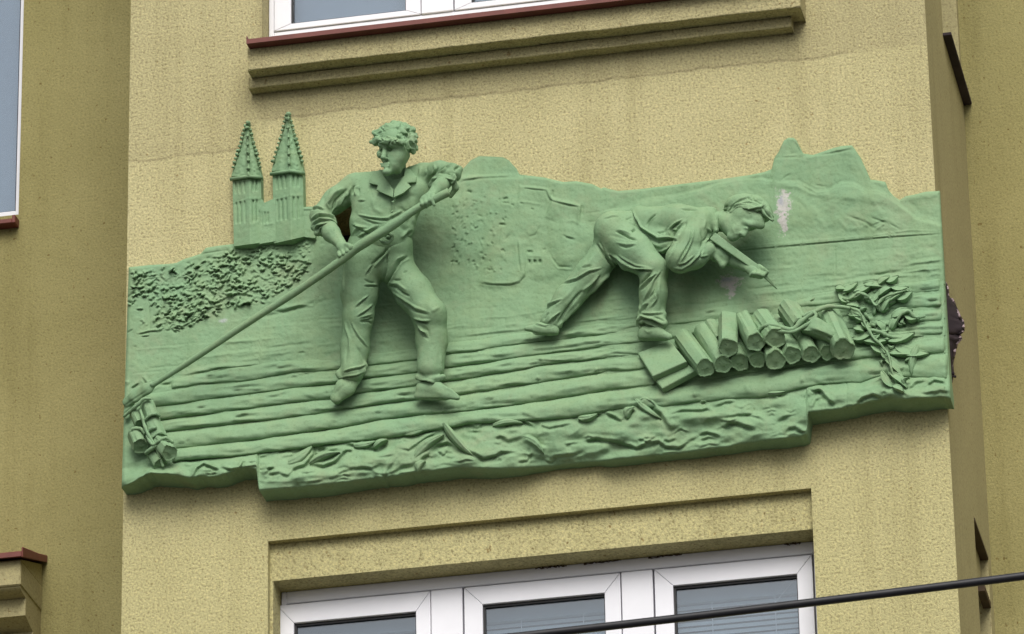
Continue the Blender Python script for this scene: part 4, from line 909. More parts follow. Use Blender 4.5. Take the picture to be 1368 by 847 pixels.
raft_log(C[4], C[5], 218, UR0 + 6, 0.029, 5, [(593, 0.85, 3.2), (872, 0.9, 2.5)])
raft_log(C[5], C[6], 230, UR0 + 9, 0.036, 6, [(567, 0.05, 4.0), (788, 0.25, 4.2), (997, 0.55, 4.6), (1071, 0.6, 3.4), (928, 0.55, 3.0)], 0.002)

# ---- a plank or block from four picture corners
def slab(name, c4, d4, th, parent, bev=0.004, seed=0):
    W = [P(u, v, d) for (u, v), d in zip(c4, d4)]
    nrm = np.cross(W[1] - W[0], W[3] - W[0]); nrm /= np.linalg.norm(nrm)
    if nrm[1] > 0: nrm = -nrm
    Bk = [p - nrm * th for p in W]
    m = MB().add(W + Bk, [(3, 2, 1, 0), (4, 5, 6, 7), (0, 1, 5, 4), (1, 2, 6, 5), (2, 3, 7, 6), (3, 0, 4, 7)])
    return m.build(name, M_GREEN, parent, bevel=bev, seg=2)

# ---- firewood
def billet(ub, vb, ue, ve, r, db, de, seed, name='firewood_log', rb=None):
    a, b = P(ub, vb, db), P(ue, ve, de)
    n = 9; ax = (b - a); L = np.linalg.norm(ax); ax /= L
    pts = [a + ax * L * k / (n - 1) for k in range(n)]
    rr_ = np.random.default_rng(seed); sides = 9
    A = np.cross(ax, [0, -1, 0]); A /= np.linalg.norm(A); Bv = np.cross(ax, A)
    th = np.arange(sides * 3) / (sides * 3) * 2 * np.pi
    ph = rr_.random() * 6
    k_ = 1 + 0.055 * np.cos(3 * th + ph) + 0.05 * np.cos(5 * th + ph * 2) + 0.03 * rr_.normal(size=len(th))
    rads = np.full(n, r * PX)
    if rb: rads = np.linspace(rb, r, n) * PX
    V = []
    for i, p in enumerate(pts):
        kk = k_ * (1 + 0.02 * rr_.normal(size=len(th)))
        for q in range(len(th)): V.append(p + rads[i] * kk[q] * (math.cos(th[q]) * A + math.sin(th[q]) * Bv))
    m = len(th); Fq = []
    for i in range(n - 1):
        for q in range(m): Fq.append((i * m + q, i * m + (q + 1) % m, (i + 1) * m + (q + 1) % m, (i + 1) * m + q))
    # sawn end: the cut is oblique, rim first, then a slightly dished face
    tc = CAM - b; tc /= np.linalg.norm(tc); nn = ax * 0.55 + tc * 0.45; nn /= np.linalg.norm(nn)
    for q in range(m):
        rv = V[(n - 1) * m + q] - b; V[(n - 1) * m + q] = V[(n - 1) * m + q] - ax * float(nn @ rv) / float(nn @ ax)
    base = len(V); V += [V[(n - 1) * m + q].copy() for q in range(m)]; prev = [base + q for q in range(m)]
    for f, dz in ((0.93, 0.0015), (0.80, -0.0022), (0.45, -0.0036), (0.18, -0.001)):
        st = len(V)
        for q in range(m):
            rv = r * PX * f * k_[q] * (math.cos(th[q]) * A + math.sin(th[q]) * Bv)
            V.append(b + rv + ax * (dz + 0.0006 * rr_.normal() - float(nn @ rv) / float(nn @ ax)))
        cur = [st + q for q in range(m)]
        for q in range(m): Fq.append((prev[q], prev[(q + 1) % m], cur[(q + 1) % m], cur[q]))
        prev = cur
    Fq.append(tuple(prev)); b0 = len(V); V += [V[q].copy() for q in range(m)]; Fq.append(tuple(range(b0 + m - 1, b0 - 1, -1)))
    o = mesh_obj(name, V, Fq, M_GREEN, R, True)
    o.data.set_sharp_from_angle(angle=math.radians(24))
    return o
FW = [  # back (u, v), sawn end (u, v), r px, back depth, end depth
    (912, 450, 942.5, 491, 11.6, 0.075, 0.150), (938, 441, 966, 486.5, 11.3, 0.075, 0.145), (966, 443, 988.5, 484, 11.2, 0.065, 0.125), (990, 445, 1012, 480.5, 10.6, 0.065, 0.125),
    (1024, 448, 1036, 481, 12.4, 0.065, 0.135), (1046, 440, 1059, 474, 11.2, 0.07, 0.13), (1066, 438, 1084, 473.5, 10.8, 0.07, 0.13), (1090, 440, 1106, 471, 9.8, 0.065, 0.115), (1106, 420, 1127, 466.5, 13.6, 0.08, 0.15),
    (973, 426, 973, 464.5, 12.0, 0.12, 0.185), (993, 426, 1009.5, 457, 11.6, 0.115, 0.18), (1016, 424, 1036, 451.5, 12.8, 0.11, 0.175)]
for i, q in enumerate(FW): billet(*q[:4], q[4] * 1.07, q[5] - 0.014, q[6] + 0.004, 100 + i)
billet(948, 432, 962, 456, 8.5, 0.07, 0.10, 140)
billet(1052, 412, 1072, 440, 14.5, 0.075, 0.135, 141)
slab('firewood_board', [(851.5, 471), (895, 454.6), (917.5, 482.5), (871.6, 502.8)], [0.085, 0.085, 0.135, 0.135], 0.03, R, 0.005)
slab('firewood_board', [(874.5, 507), (919.5, 486.5), (930.5, 494), (884.4, 519)], [0.105, 0.105, 0.125, 0.125], 0.03, R, 0.005)

def rope(name, pts, r, n=40, rough=0.15, seed=0, parent=R, ends=0.6):
    q = spline([P(*p) for p in pts], n)
    t = np.linspace(0, 1, n); rad = r * PX * (ends + (1 - ends) * np.sin(np.pi * t) ** 0.4) * (1 + 0.12 * np.sin(t * 40 + seed))
    v_, f_ = tube_mesh(q, rad, 10, rough, seed=seed)
    return mesh_obj(name, v_, f_, M_GREEN, parent, True)
# withy binding over the wood
rope('withy_binding', [(1012, 443, .175), (1020, 436, .185), (1032, 434, .19), (1045, 438, .185), (1058, 440, .175), (1070, 430, .165), (1080, 422, .155), (1088, 417, .15), (1104, 410, .13), (1120, 410, .12), (1136, 411.5, .11)], 3.2, 60, 0.2, 1)
rope('withy_binding', [(1027, 441, .19), (1045, 443, .185), (1060, 443, .175), (1074, 436, .17), (1086, 428, .165), (1090, 421, .16), (1084, 417, .155), (1072, 423, .165)], 2.6, 50, 0.2, 2)
CLOTH = [(1069, 441), (1080, 430), (1091, 424), (1108, 434), (1124, 446), (1121, 456), (1115, 460.5), (1104, 456), (1088, 449)]
def drape():
    c = np.array([1096, 442.0]); n, m = 9, 36; pts = np.array(CLOTH); q = spline([(a, b, 0) for a, b in CLOTH + CLOTH[:1]], m + 1)[:, :2]
    s = np.linspace(0.02, 1, n)[:, None]; U = c[0] + (q[None, :, 0] - c[0]) * s; V = c[1] + (q[None, :, 1] - c[1]) * s
    H = 0.185 - 0.03 * s ** 2 - 0.0009 * (V - 442) + strokes(U, V, [([(1080, 436), (1098, 442), (1118, 452)], 2.5, 6, 'f'), ([(1086, 430), (1104, 436)], 2, -4), ([(1112, 440), (1106, 452)], 2, -5)])
    patch('draped_cloth', np.stack([U, V], -1), H, M_GREEN, R, 0.11 + 0 * H)
drape()
rope('twig', [(1083, 402, .08), (1086, 400, .095), (1088, 397, .09)], 1.4, 8, 0.1, 3)

def leaf(name, u, v, ang, L, Wd, d, curl=0.4, seed=0, parent=R, tip=0.7, amp=0.020, shelf=False):
    """thick modelled leaf: a humped, veined, slightly twisted blade"""
    n, m = 13, 9
    s = np.linspace(0, 1, n)[None, :]; t = np.linspace(-1, 1, m)[:, None]
    wd = Wd * (np.sin(np.pi * np.clip(s, 0.02, 0.985) ** tip) ** 0.75)
    bend = curl * Wd * np.sin(np.pi * s)
    x = (s - 0.5) * L; y = t * wd * 0.5 - bend
    ca, sa = math.cos(ang), math.sin(ang)
    U = u + x * ca - y * sa; V = v + x * sa + y * ca
    hump = (1 - np.abs(t) ** 2.2) * np.sin(np.pi * s) ** 0.6
    H0 = d + amp * hump * (1 + 0.35 * math.sin(seed * 1.7) * t) - 0.004 * np.exp(-(t / 0.14) ** 2) + 0.006 * (t) * math.sin(seed * 2.3) + 0.002 * fbm(U / 3, V / 3, seed, 2, seed)
    if shelf:      # blade standing off the ground like a small shelf, lip turned down
        low = (t * np.sign(ca + 1e-6) + 1) / 2
        H = d - 0.006 + (amp * 1.9 * low ** 1.4 * np.sin(np.pi * s) ** 0.5 + 0.35 * amp * np.exp(-((low - 0.12) / 0.12) ** 2)) + 0.0016 * fbm(U / 3, V / 2.2, seed, 2, seed)
    else: H = H0
    return patch(name, np.stack([U, V], -1), H, M_GREEN, parent, np.full(H.shape, d - 0.014), smooth=True)
LV = [(1133, 381, -20, 24, 8), (1123, 385, 10, 14, 7), (1130, 396, 35, 20, 10), (1142, 396, -20, 20, 9), (1152, 382, -22, 30, 8), (1168, 381, 8, 26, 7), (1165, 392, -40, 22, 12), (1180, 374, -30, 18, 7), (1190, 370, -12, 18, 8), (1180, 388, -25, 22, 14), (1201, 382, 4, 22, 7),
      (1193, 397, -28, 26, 9), (1207, 393, -22, 22, 8), (1184, 405, -52, 24, 11), (1172, 404, 80, 18, 9), (1139, 407, 18, 18, 9), (1149, 420, 38, 26, 9), (1142, 421, 10, 16, 8), (1158, 431, 42, 16, 8), (1205, 418, -18, 26, 9), (1217, 421, 20, 18, 8), (1195, 431, -55, 18, 8),
      (1153, 446, -22, 28, 8), (1148, 440, 20, 14, 7), (1168, 443, -45, 22, 11), (1176, 436, 60, 16, 9), (1199, 446, -6, 40, 13), (1163, 456, 18, 22, 8), (1174, 464, 32, 24, 8), (1176, 456, -10, 20, 8), (1218, 466, 12, 42, 12), (1205, 472, 5, 30, 8), (1184, 473, 60, 16, 8), (1194, 490, 48, 34, 11), (1222, 482, 100, 38, 12), (1201, 508, 42, 28, 9), (1187, 507, 50, 26, 9), (1200, 519, 28, 16, 6)]
for i, (u, v, a, L, wd) in enumerate(LV):
    leaf('leaf', u, v, math.radians(a), L * 1.15, wd * 1.05, surf(u, v) + 0.030, 0.35 * (1 if i % 2 else -0.8), i, shelf=abs(a) < 70, amp=0.017)
rl = np.random.default_rng(8)
for i, (u, v) in enumerate([(1128, 390), (1136, 385), (1146, 389), (1158, 388), (1172, 386), (1176, 397), (1188, 383), (1162, 401), (1198, 388), (1152, 411), (1144, 414), (1166, 414), (1180, 412), (1192, 404), (1212, 388), (1158, 424), (1150, 433), (1166, 437), (1180, 441), (1186, 452), (1192, 459), (1170, 452), (1182, 482), (1208, 430), (1202, 425), (1226, 424), (1212, 478), (1190, 498), (1207, 494), (1212, 512)]):
    leaf('leaf', u + rl.normal() * 1.5, v + rl.normal() * 1.5, math.radians(-15 + 35 * rl.normal()), 8 + 7 * rl.random(), 4 + 3 * rl.random(), surf(u, v) + 0.022 + 0.016 * rl.random(), 0.5 * rl.normal(), 200 + i, amp=0.013)
rope('vine_stem', [(1136, 411, .10), (1148, 416, .10), (1154, 428, .10), (1160, 440, .105), (1168, 452, .11), (1180, 464, .12), (1188, 478, .12), (1192, 498, .13), (1200, 516, .12)], 1.7, 60, 0.5, 5)
rope('vine_stem', [(1126, 398, .08), (1134, 400, .09), (1146, 392, .09), (1160, 396, .085), (1170, 408, .09), (1180, 398, .09), (1196, 392, .09), (1210, 388, .08)], 1.6, 60, 0.5, 6)
rope('vine_stem', [(1196, 432, .09), (1204, 420, .10), (1214, 416, .095), (1224, 424, .085), (1236, 422, .08)], 2.4, 30, 0.25, 7)
rope('vine_stem', [(1160, 440, .10), (1176, 444, .105), (1190, 450, .10), (1206, 452, .095)], 2.6, 30, 0.25, 8)
# seaweed curls in the foot of the relief
for i, (u, v, a, L, wd) in enumerate([(400, 607, -35, 40, 13), (434, 612, -20, 44, 11), (487, 592, -12, 30, 9), (508, 592, -30, 22, 7), (613, 588, 48, 62, 11), (572, 596, -38, 52, 12), (553, 577, -12, 30, 6), (712, 594, 38, 34, 11), (785, 555, -12, 26, 9), (842, 551, -50, 18, 12), (865, 545, 38, 46, 9), (562, 622, -50, 18, 10), (1037, 524, -6, 30, 8), (678, 566, -5, 40, 9)]):
    leaf('weed_leaf', u, v, math.radians(a), L, wd, surf(u, v) + 0.012, 0.35 * (1 if i % 2 else -0.7), 50 + i, amp=0.016)

# ---- the short bound logs at the lower left
def stub(a, b, r0, r1, seed):
    return billet(a[0], a[1], b[0], b[1], r1, a[2], b[2], seed, 'mooring_log', r0)
stub((197, 540, .115), (205, 562, .13), 9.5, 9.8, 201)
stub((203, 562, .12), (214, 588, .135), 9.8, 10.5, 202)
stub((212, 590, .13), (226.5, 605, .155), 10.0, 10.5, 203)
stub((180, 548, .11), (189, 568, .12), 8.5, 9, 204)
stub((180, 578, .11), (188, 596, .125), 10.5, 10.5, 205)
stub((204, 604, .11), (214, 622, .12), 9, 9, 206)
rope('lashing', [(165, 557, .12), (174, 549, .135), (184, 541, .15), (192, 533, .155), (202, 533, .15)], 2.6, 24, 0.1, 11)
rope('lashing', [(187, 546, .13), (190, 556, .15), (193, 568, .15), (198, 580, .155), (206, 594, .15), (212, 606, .14), (218, 624, .13)], 2.4, 40, 0.1, 12)
rope('lashing', [(193, 562, .15), (200, 555, .16), (208, 553, .155), (214, 556, .14)], 2.2, 20, 0.1, 13)
rope('lashing', [(174, 580, .13), (178, 573, .14), (188, 573, .14), (194, 580, .14)], 2.6, 20, 0.1, 14)
rope('lashing', [(196, 582, .15), (204, 594, .16), (214, 588, .17), (222, 585, .165), (232, 592, .15)], 2.4, 28, 0.1, 15)
rope('lashing', [(194, 606, .13), (202, 600, .15), (210, 594, .16)], 3.0, 16, 0.1, 16)
rope('lashing', [(199, 577, .15), (204, 572, .165), (209, 571, .16)], 2.6, 12, 0.1, 17)

# ---- cathedral towers
def tower(ul, ue, ur, vt_l, vt_e, vt_r, vb_l, vb_e, vb_r, tip, d0, slits_l, slits_r, rows, seed):
    """a square shaft seen on its corner, with tall slit openings, and a crocketed stone spire"""
    n, m = 70, 34
    s = np.linspace(0, 1, m)[None, :]; t = np.linspace(0, 1, n)[:, None]
    k = (ue - ul) / (ur - ul)
    top = np.where(s < k, vt_l + (vt_e - vt_l) * s / k, vt_e + (vt_r - vt_e) * (s - k) / (1 - k))
    bot = np.where(s < k, vb_l + (vb_e - vb_l) * s / k, vb_e + (vb_r - vb_e) * (s - k) / (1 - k))
    V = top + (bot - top) * t; U = ul + (ur - ul) * s + (V - vt_e) * 0.02
    H = d0 + 0.030 * np.where(s < k, s / k, (1 - s) / (1 - k)) + 0 * t
    cuts = []
    for (a, b) in rows:
        for x in slits_l + slits_r: cuts.append(([(x + (a - vt_e) * 0.02, a - (x - ue) * 0.12), (x + (b - vt_e) * 0.02, b - (x - ue) * 0.12)], 1.0, -8, 'F'))
    cuts += [([(ul, vt_l + 4), (ue, vt_e + 4), (ur, vt_r + 4)], 0.9, 2.5, 'F'), ([(ul, vt_l + (rows[1][0] - vt_e) - 4 + 3), (ue, rows[1][0] - 4), (ur, rows[1][0] - 4)], 0.9, 1.5, 'F')]
    H = H + strokes(U, V, cuts) + 0.0008 * fbm(U / 5, V / 5, seed, 2, seed)
    tw = patch('church_tower', np.stack([U, V], -1), H, M_GREEN, R, -0.003 + 0 * H)
    # cornice
    q = [P(ul - 2.4, vt_l + 0.5, d0 + 0.006), P(ue, vt_e + 0.5, d0 + 0.042), P(ur + 1.6, vt_r + 0.5, d0 + 0.006)]
    v_, f_ = tube_mesh(np.array([q[0], (q[0] + q[1]) / 2, q[1], (q[1] + q[2]) / 2, q[2]]), 0.0075, 8); mesh_obj('cornice', v_, f_, M_GREEN, tw, True)
    # spire body: ribbed half pyramid
    n, m = 60, 29
    s = np.linspace(-1, 1, m)[None, :]; t = np.linspace(0, 1, n)[:, None]
    base_l, base_r, vbm = ul - 1.5, ur + 0.8, vt_e - 1
    wl = np.interp(t, [0, 0.08, 0.4, 0.78, 1], [0.07, 0.14, 0.42, 0.82, 1.0]); cx = tip[0] + (ue - 1 - tip[0]) * t
    Uc = cx; left = (Uc - base_l) * wl; right_ = (base_r - Uc) * wl
    U = np.where(s < 0, Uc + s * left, Uc + s * right_)
    V = tip[1] + (vbm - tip[1]) * t + np.abs(s) * 1.5 * t
    H = d0 - 0.004 + (0.012 + 0.034 * wl) * (1 - np.abs(s) ** 1.6) + 0.005 * np.exp(-(s / 0.09) ** 2)
    H = H + 0.004 * np.cos(s * np.pi * 3.0) * (t > 0.25) * (1 - np.abs(s)) * wl + 0.0026 * fbm(U / 2.5, V / 2.5, seed, 2, seed)
    H = np.maximum(H, 0.004)
    sp = patch('spire', np.stack([U, V], -1), H, M_GREEN, tw, -0.003 + 0 * H)
    # crockets up the three visible arrises, as separate knobs
    rk = np.random.default_rng(seed)
    kn = 11
    for line in (-1, 0, 1):
        for i in range(kn):
            f = 0.06 + 0.86 * (i + (0.5 if line == 0 else 0)) / kn
            wv = float(np.interp(f, [0, 0.08, 0.4, 0.78, 1], [0.07, 0.14, 0.42, 0.82, 1.0])); cxx = tip[0] + (ue - 1 - tip[0]) * f
            u = cxx + (0 if line == 0 else (-(cxx - base_l) if line < 0 else (base_r - cxx)) * wv); v = tip[1] + (vbm - tip[1]) * f
            if line == 0 and i % 2: continue
            d = d0 + (0.016 + 0.034 * wv + 0.004 if line == 0 else 0.008)
            v_, f_ = clay_knob(u + line * 0.6, v + rk.normal() * 0.4, d, 1.7 + 1.0 * rk.random(), rk)
            mesh_obj('crocket', v_, f_, M_GREEN, tw, True)
    v_, f_ = clay_knob(tip[0] + 0.8, tip[1] + 1, d0 + 0.012, 3.6, rk); mesh_obj('finial', v_, f_, M_GREEN, tw, True)
    v_, f_ = clay_knob(tip[0] - 0.5, tip[1] + 7, d0 + 0.012, 3.4, rk); mesh_obj('finial', v_, f_, M_GREEN, tw, True)
    return tw
def clay_knob(u, v, d, r, rk):
    c = P(u, v, d); nl, nm = 7, 10; V = [c + np.array([0, 0, r * PX])]
    for i in range(1, nl):
        a = math.pi * i / nl
        for j in range(nm):
            b = 2 * math.pi * j / nm; k = 1 + 0.24 * rk.normal()
            V.append(c + r * PX * k * np.array([math.sin(a) * math.cos(b) * 1.05, math.sin(a) * math.sin(b), math.cos(a) * 0.85]))
    V.append(c - np.array([0, 0, r * PX])); Fq = [(0, 1 + j, 1 + (j + 1) % nm) for j in range(nm)]
    for i in range(nl - 2):
        for j in range(nm): Fq.append((1 + i * nm + j, 1 + (i + 1) * nm + j, 1 + (i + 1) * nm + (j + 1) % nm, 1 + i * nm + (j + 1) % nm))
    e = len(V) - 1; o = 1 + (nl - 2) * nm
    Fq += [(o + (j + 1) % nm, o + j, e) for j in range(nm)]
    return V, Fq
tower(310.5, 333, 348.5, 239, 235, 237, 329, 326, 324, (330.5, 164), 0.040, [315, 320.5, 326.5], [337.5, 342.5], [(242, 256), (269, 296)], 5)
tower(364, 387.5, 404.5, 232, 228, 231, 325, 320, 316, (384.5, 152), 0.042, [370, 375.5, 381.5], [391.5, 397.5], [(234, 250), (265, 292)], 6)
# nave between the towers and the choir beyond
def block(name, top, u0, u1, bot, d, cuts, seed):
    n, m = 36, max(int((u1 - u0) / 1.0), 6)
    u = np.linspace(u0, u1, m)[None, :]; t = np.linspace(0, 1, n)[:, None]
    V = poly(top)(u) + (poly(bot)(u) - poly(top)(u)) * t; U = u + 0 * V
    H = d + strokes(U, V, cuts) + 0.0008 * fbm(U / 5, V / 5, seed, 2, seed)
    return patch(name, np.stack([U, V], -1), H, M_GREEN, R, -0.003 + 0 * H)
block('nave', [(346, 269), (350, 266), (353, 271), (364, 266), (368, 265)], 346, 368, [(346, 326), (368, 322)], 0.046, [([(x, 284), (x, 298)], 0.9, -5, 'F') for x in (346, 350, 354, 358)] + [([(338, 300), (349, 273)], 1.2, 5, 'g'), ([(349, 301), (367, 298)], 0.9, 3, 'g')], 8)
block('choir', [(402, 277), (412, 276), (420, 276)], 402, 421, [(402, 316), (421, 318)], 0.040, [([(403, 279), (420, 279)], 1.2, 4, 'g')], 9)
# ------------------------------------------------------------------ figures
def curl_hair(c, r, n, size, seed, vmax, d_min=None, side=None):
    """lumps of modelled hair over a skull: c = (u, v, d), r = (across, depth, up) px"""
    rh = np.random.default_rng(seed); out = []
    for i in range(n):
        a = rh.random() * 2 * math.pi; z = rh.random() * 1.5 - 0.45
        z = min(z, 0.98); q = math.sqrt(1 - z * z)
        u = c[0] + r[0] * q * math.cos(a); v = c[1] - r[2] * z; d = c[2] + r[1] * q * math.sin(a) * PX
        if v > vmax(u, d): continue
        s = size * (0.7 + 0.7 * rh.random()); t = rh.random() * math.pi
        out.append(cap_((u, v, d), (u + s * 1.3 * math.cos(t), v + s * 1.0 * math.sin(t), d + 0.003 * rh.normal()), s * 0.62, s * 0.45, 1.3))
    return out
def fingers(base, across, reach, d0, r, n=4, wrap=0.02, k=1.6, spread=1.0):
    """four fingers laid over a shaft: base = first knuckle (u, v); across = step to the next finger; reach = from knuckle to tip"""
    out = []
    for i in range(n):
        len_ = (0.92, 1.06, 1.0, 0.82)[i % 4]
        bu, bv = base[0] + across[0] * i, base[1] + across[1] * i
        a = (bu, bv, d0); b = (bu + reach[0] * 0.45 * len_, bv + reach[1] * 0.45 * len_, d0 + wrap); c = (bu + reach[0] * len_, bv + reach[1] * len_, d0 + wrap * 0.15)
        out += [cap_(a, b, r, r * 0.95, k), cap_(b, c, r * 0.95, r * 0.72, k * 0.6)]
    return out

# ---------------- the standing steersman
def steersman():
    body = [
        # trunk core, hidden in the clothes
        cap_((508, 262, .20), (508, 318, .19), 20, 20, 10, 0.8), cap_((480, 254, .19), (562, 244, .20), 13, 13, 8),
        cap_((490, 336, .18), (478, 415, .18), 16, 13, 8), cap_((478, 415, .18), (470, 498, .14), 13, 9, 6), cap_((470, 498, .13), (460, 518, .12), 7, 5, 4),
        cap_((530, 345, .18), (574, 424, .20), 16, 14, 8), cap_((574, 424, .20), (574, 500, .14), 14, 9, 6), cap_((574, 505, .13), (586, 520, .12), 7, 4, 4),
        # neck and head: turned to the left and bent down
        cap_((531, 246, .215), (530, 222, .25), 13.5, 12.5, 6),
        ell((528, 192, .285), (21.5, 24, 24), 0.10, 6), ell((524, 204, .305), (17.5, 19, 20), 0.12, 6),
        cap_((522, 216, .325), (519, 228, .335), 10.5, 6.5, 6), cap_((540, 208, .29), (530, 226, .31), 8, 7, 5),
        # brow, cheeks, nose, lips, chin
        cap_((508, 193.5, .366), (524, 192.5, .378), 3.8, 4.0, 3), cap_((524, 192.5, .378), (538, 196, .355), 3.8, 3.4, 3),
        cap_((514.5, 197, .362), (511.8, 210.5, .380), 2.6, 3.4, 4), ball((515.3, 212, .373), 2.2, 2), ball((509, 211.6, .369), 1.8, 1.5),
        ell((527, 209, .345), (10, 6.5, 10), 0.2, 9), cap_((536, 203, .325), (526, 222, .335), 8, 7, 8), ell((507.5, 206, .345), (4.5, 5, 6), 0, 4),
        cap_((508.5, 218.8, .366), (520, 218.4, .368), 1.6, 1.7, 1.4), cap_((510, 222.2, .364), (519, 222, .366), 1.9, 1.9, 1.4),
        ell((516.5, 230, .358), (6, 5.5, 4.8), 0, 4),
        ell((520.5, 200, .365), (3.8, 4.4, 2.7), 0, 0.8, '-'), ell((508.6, 200, .358), (3.0, 4.0, 2.4), 0, 0.8, '-'),
        ell((520.8, 200.6, .354), (3.2, 3.2, 2.2), 0, 0.6), ell((508.8, 200.6, .349), (2.4, 3.0, 2.0), 0, 0.6),
        cap_((508, 220.6, .376), (520.5, 220.3, .378), 0.7, 0.7, 0.5, 1.0, '-'),
        ell((549, 199, .275), (3.2, 5, 6.5), 0.15, 2), ell((549.5, 199, .292), (1.4, 3, 3.6), 0.15, 0.8, '-'),
        # left hand side arm (his right): forearm out of the rolled cuff down to the shaft
        cap_((470, 252, .20), (432, 286, .215), 12, 11, 5), cap_((434, 296, .225), (443, 312, .25), 12.5, 11.5, 6), cap_((443, 312, .25), (457, 328, .29), 11.5, 7.0, 5, 0.85),
        ell((459.5, 331, .306), (10.5, 6, 8), -0.5, 5),
    ]
    body += fingers((452.5, 338), (5.0, -3.3), (4.0, 9.5), .318, 2.9, 4, 0.020)
    body += [cap_((463, 327, .318), (470.5, 330, .338), 3.1, 2.9, 2), cap_((470.5, 330, .338), (474, 336.5, .335), 2.8, 2.2, 1.5)]
    # his left arm: elbow out to the right, forearm coming forward and down to the shaft
    body += [cap_((566, 236, .21), (600, 231, .27), 11, 10, 5), cap_((597, 238, .275), (588, 250, .315), 11, 10.5, 5), cap_((588, 250, .315), (576, 262, .345), 10.2, 7.4, 4, 0.85),
             ell((571, 265.5, .352), (10.5, 6, 7.5), 0.25, 4)]
    body += fingers((563.0, 268.5), (5.1, -2.9), (1.8, 11), .358, 2.9, 4, 0.018)
    body += [cap_((580, 259, .357), (577, 267, .376), 3.2, 2.9, 2), cap_((577, 267, .376), (580, 274, .372), 2.8, 2.2, 1.5)]
    folds_b = [([(514, 214.5), (520, 216), (522, 221)], 0.9, -1.4), ([(497, 197), (503, 193)], 1, 1), ([(440, 306), (452, 322)], 3, -1.2), ([(525, 238), (522, 247)], 1.6, 2.0), ([(536, 228), (530, 246)], 1.8, 2.4), ([(582, 246), (574, 258)], 2.5, -1.0)]
    man = sculpt('standing_man', body, M_GREEN, R, folds_b, 0.0031, 0.0008, 40, 2)
    man['label'] = 'standing raftsman in a rolled-sleeve shirt steering with a long pole'
    # hair
    hair = [ell((529, 185.5, .268), (25.5, 27, 21.5), 0.08, 4)]
    hair += curl_hair((528.5, 187, .268), (25.5, 28, 23), 270, 4.6, 21, lambda u, d: 190.5 if d > .29 else (207 if u > 538 else 193))
    hair += [cap_((500, 190, .345), (506, 186, .362), 4, 4.4, 2), cap_((509, 187.5, .378), (517, 189.5, .394), 4.4, 4, 2), cap_((518, 186, .38), (528, 188, .39), 4.5, 4.5, 2), cap_((520, 190.5, .378), (525, 193.5, .378), 3.2, 2.0, 2), cap_((527, 188, .385), (537, 190.5, .372), 4.4, 4.4, 2), cap_((541, 189, .345), (545, 197, .325), 4.2, 3.8, 2), cap_((548, 190, .31), (552, 204, .285), 4.6, 3.0, 2), cap_((544, 199, .318), (545, 206, .31), 2.6, 1.8, 1.5)]
    rh = np.random.default_rng(5)
    hf = []
    for k in range(70):
        u = 500 + 54 * rh.random(); v = 161 + 42 * rh.random(); a = rh.random() * 3.14; L = 5 + 6 * rh.random()
        hf.append(([(u, v), (u + L / 2 * math.cos(a), v + L / 2 * math.sin(a) + 1.5), (u + L * math.cos(a), v + L * math.sin(a))], 0.9, rh.choice([-4.5, -5.5, 3.0])))
    sculpt('hair', hair, M_GREEN, man, hf, 0.0029, 0.0012, 60, 1)
    # ---------------- shirt
    sh = [
        cap_((494, 262, .205), (552, 256, .205), 26, 25, 10, 0.85), cap_((500, 280, .21), (532, 278, .21), 31, 30, 10, 0.85),
        cap_((500, 300, .205), (524, 300, .205), 31, 30, 8, 0.85), cap_((502, 314, .20), (521, 316, .20), 28, 28, 8, 0.85),
        cap_((478, 248, .19), (528, 240, .205), 17, 15, 8), cap_((528, 240, .205), (568, 234, .20), 14, 16, 8),
        # sleeve on the left with its rolled cuff
        cap_((474, 250, .195), (448, 268, .205), 19, 16, 4), cap_((448, 268, .205), (431, 287, .215), 17, 14.5, 6),
        cap_((429, 290, .218), (434, 301, .225), 15.5, 16, 4), cap_((421, 303, .235), (447, 297, .23), 6.5, 5.0, 3), cap_((424, 311, .24), (446, 303, .235), 5.2, 4.6, 2.5), cap_((420, 296, .235), (443, 291, .23), 4.0, 3.2, 2), cap_((460, 287, .2), (462, 316, .2), 9.0, 8.5, 1.5, 5.0, '-'), cap_((449, 289, .2), (471, 281, .2), 6.5, 6.0, 1.5, 6.0, '-'),
        ball((478, 316, .215), 8, 8), ell((478, 301, .215), (10, 14, 15), 0.2, 7),
        # sleeve on the right: up and out to the elbow, roll turned back on itself
        cap_((566, 234, .205), (588, 229, .245), 15.5, 14, 6), cap_((588, 229, .245), (604, 229, .275), 13.5, 11.5, 5), ball((607, 234, .275), 9.5, 5),
        cap_((576, 248, .278), (590, 238, .306), 4.6, 4.6, 3), cap_((590, 238, .306), (604, 239, .306), 4.6, 4.6, 3), cap_((604, 239, .306), (609, 251, .285), 4.6, 4.0, 3), cap_((609, 251, .28), (602, 262, .265), 4.2, 3, 3),
        cap_((580, 240, .285), (594, 231, .300), 4.2, 4.2, 3), cap_((594, 231, .300), (608, 231, .296), 4.2, 4, 3), ball((614, 226, .262), 4.5, 4),
        # the neck opening
        cap_((524, 222, .275), (525, 243, .30), 12.5, 5.5, 3, 1.0, '-'), cap_((531, 224, .24), (531, 232, .23), 14.5, 14, 2, 1.0, '-'),
        cap_((525, 246, .295), (525.5, 252, .29), 3.5, 1.5, 2, 1.0, '-'),
    ]
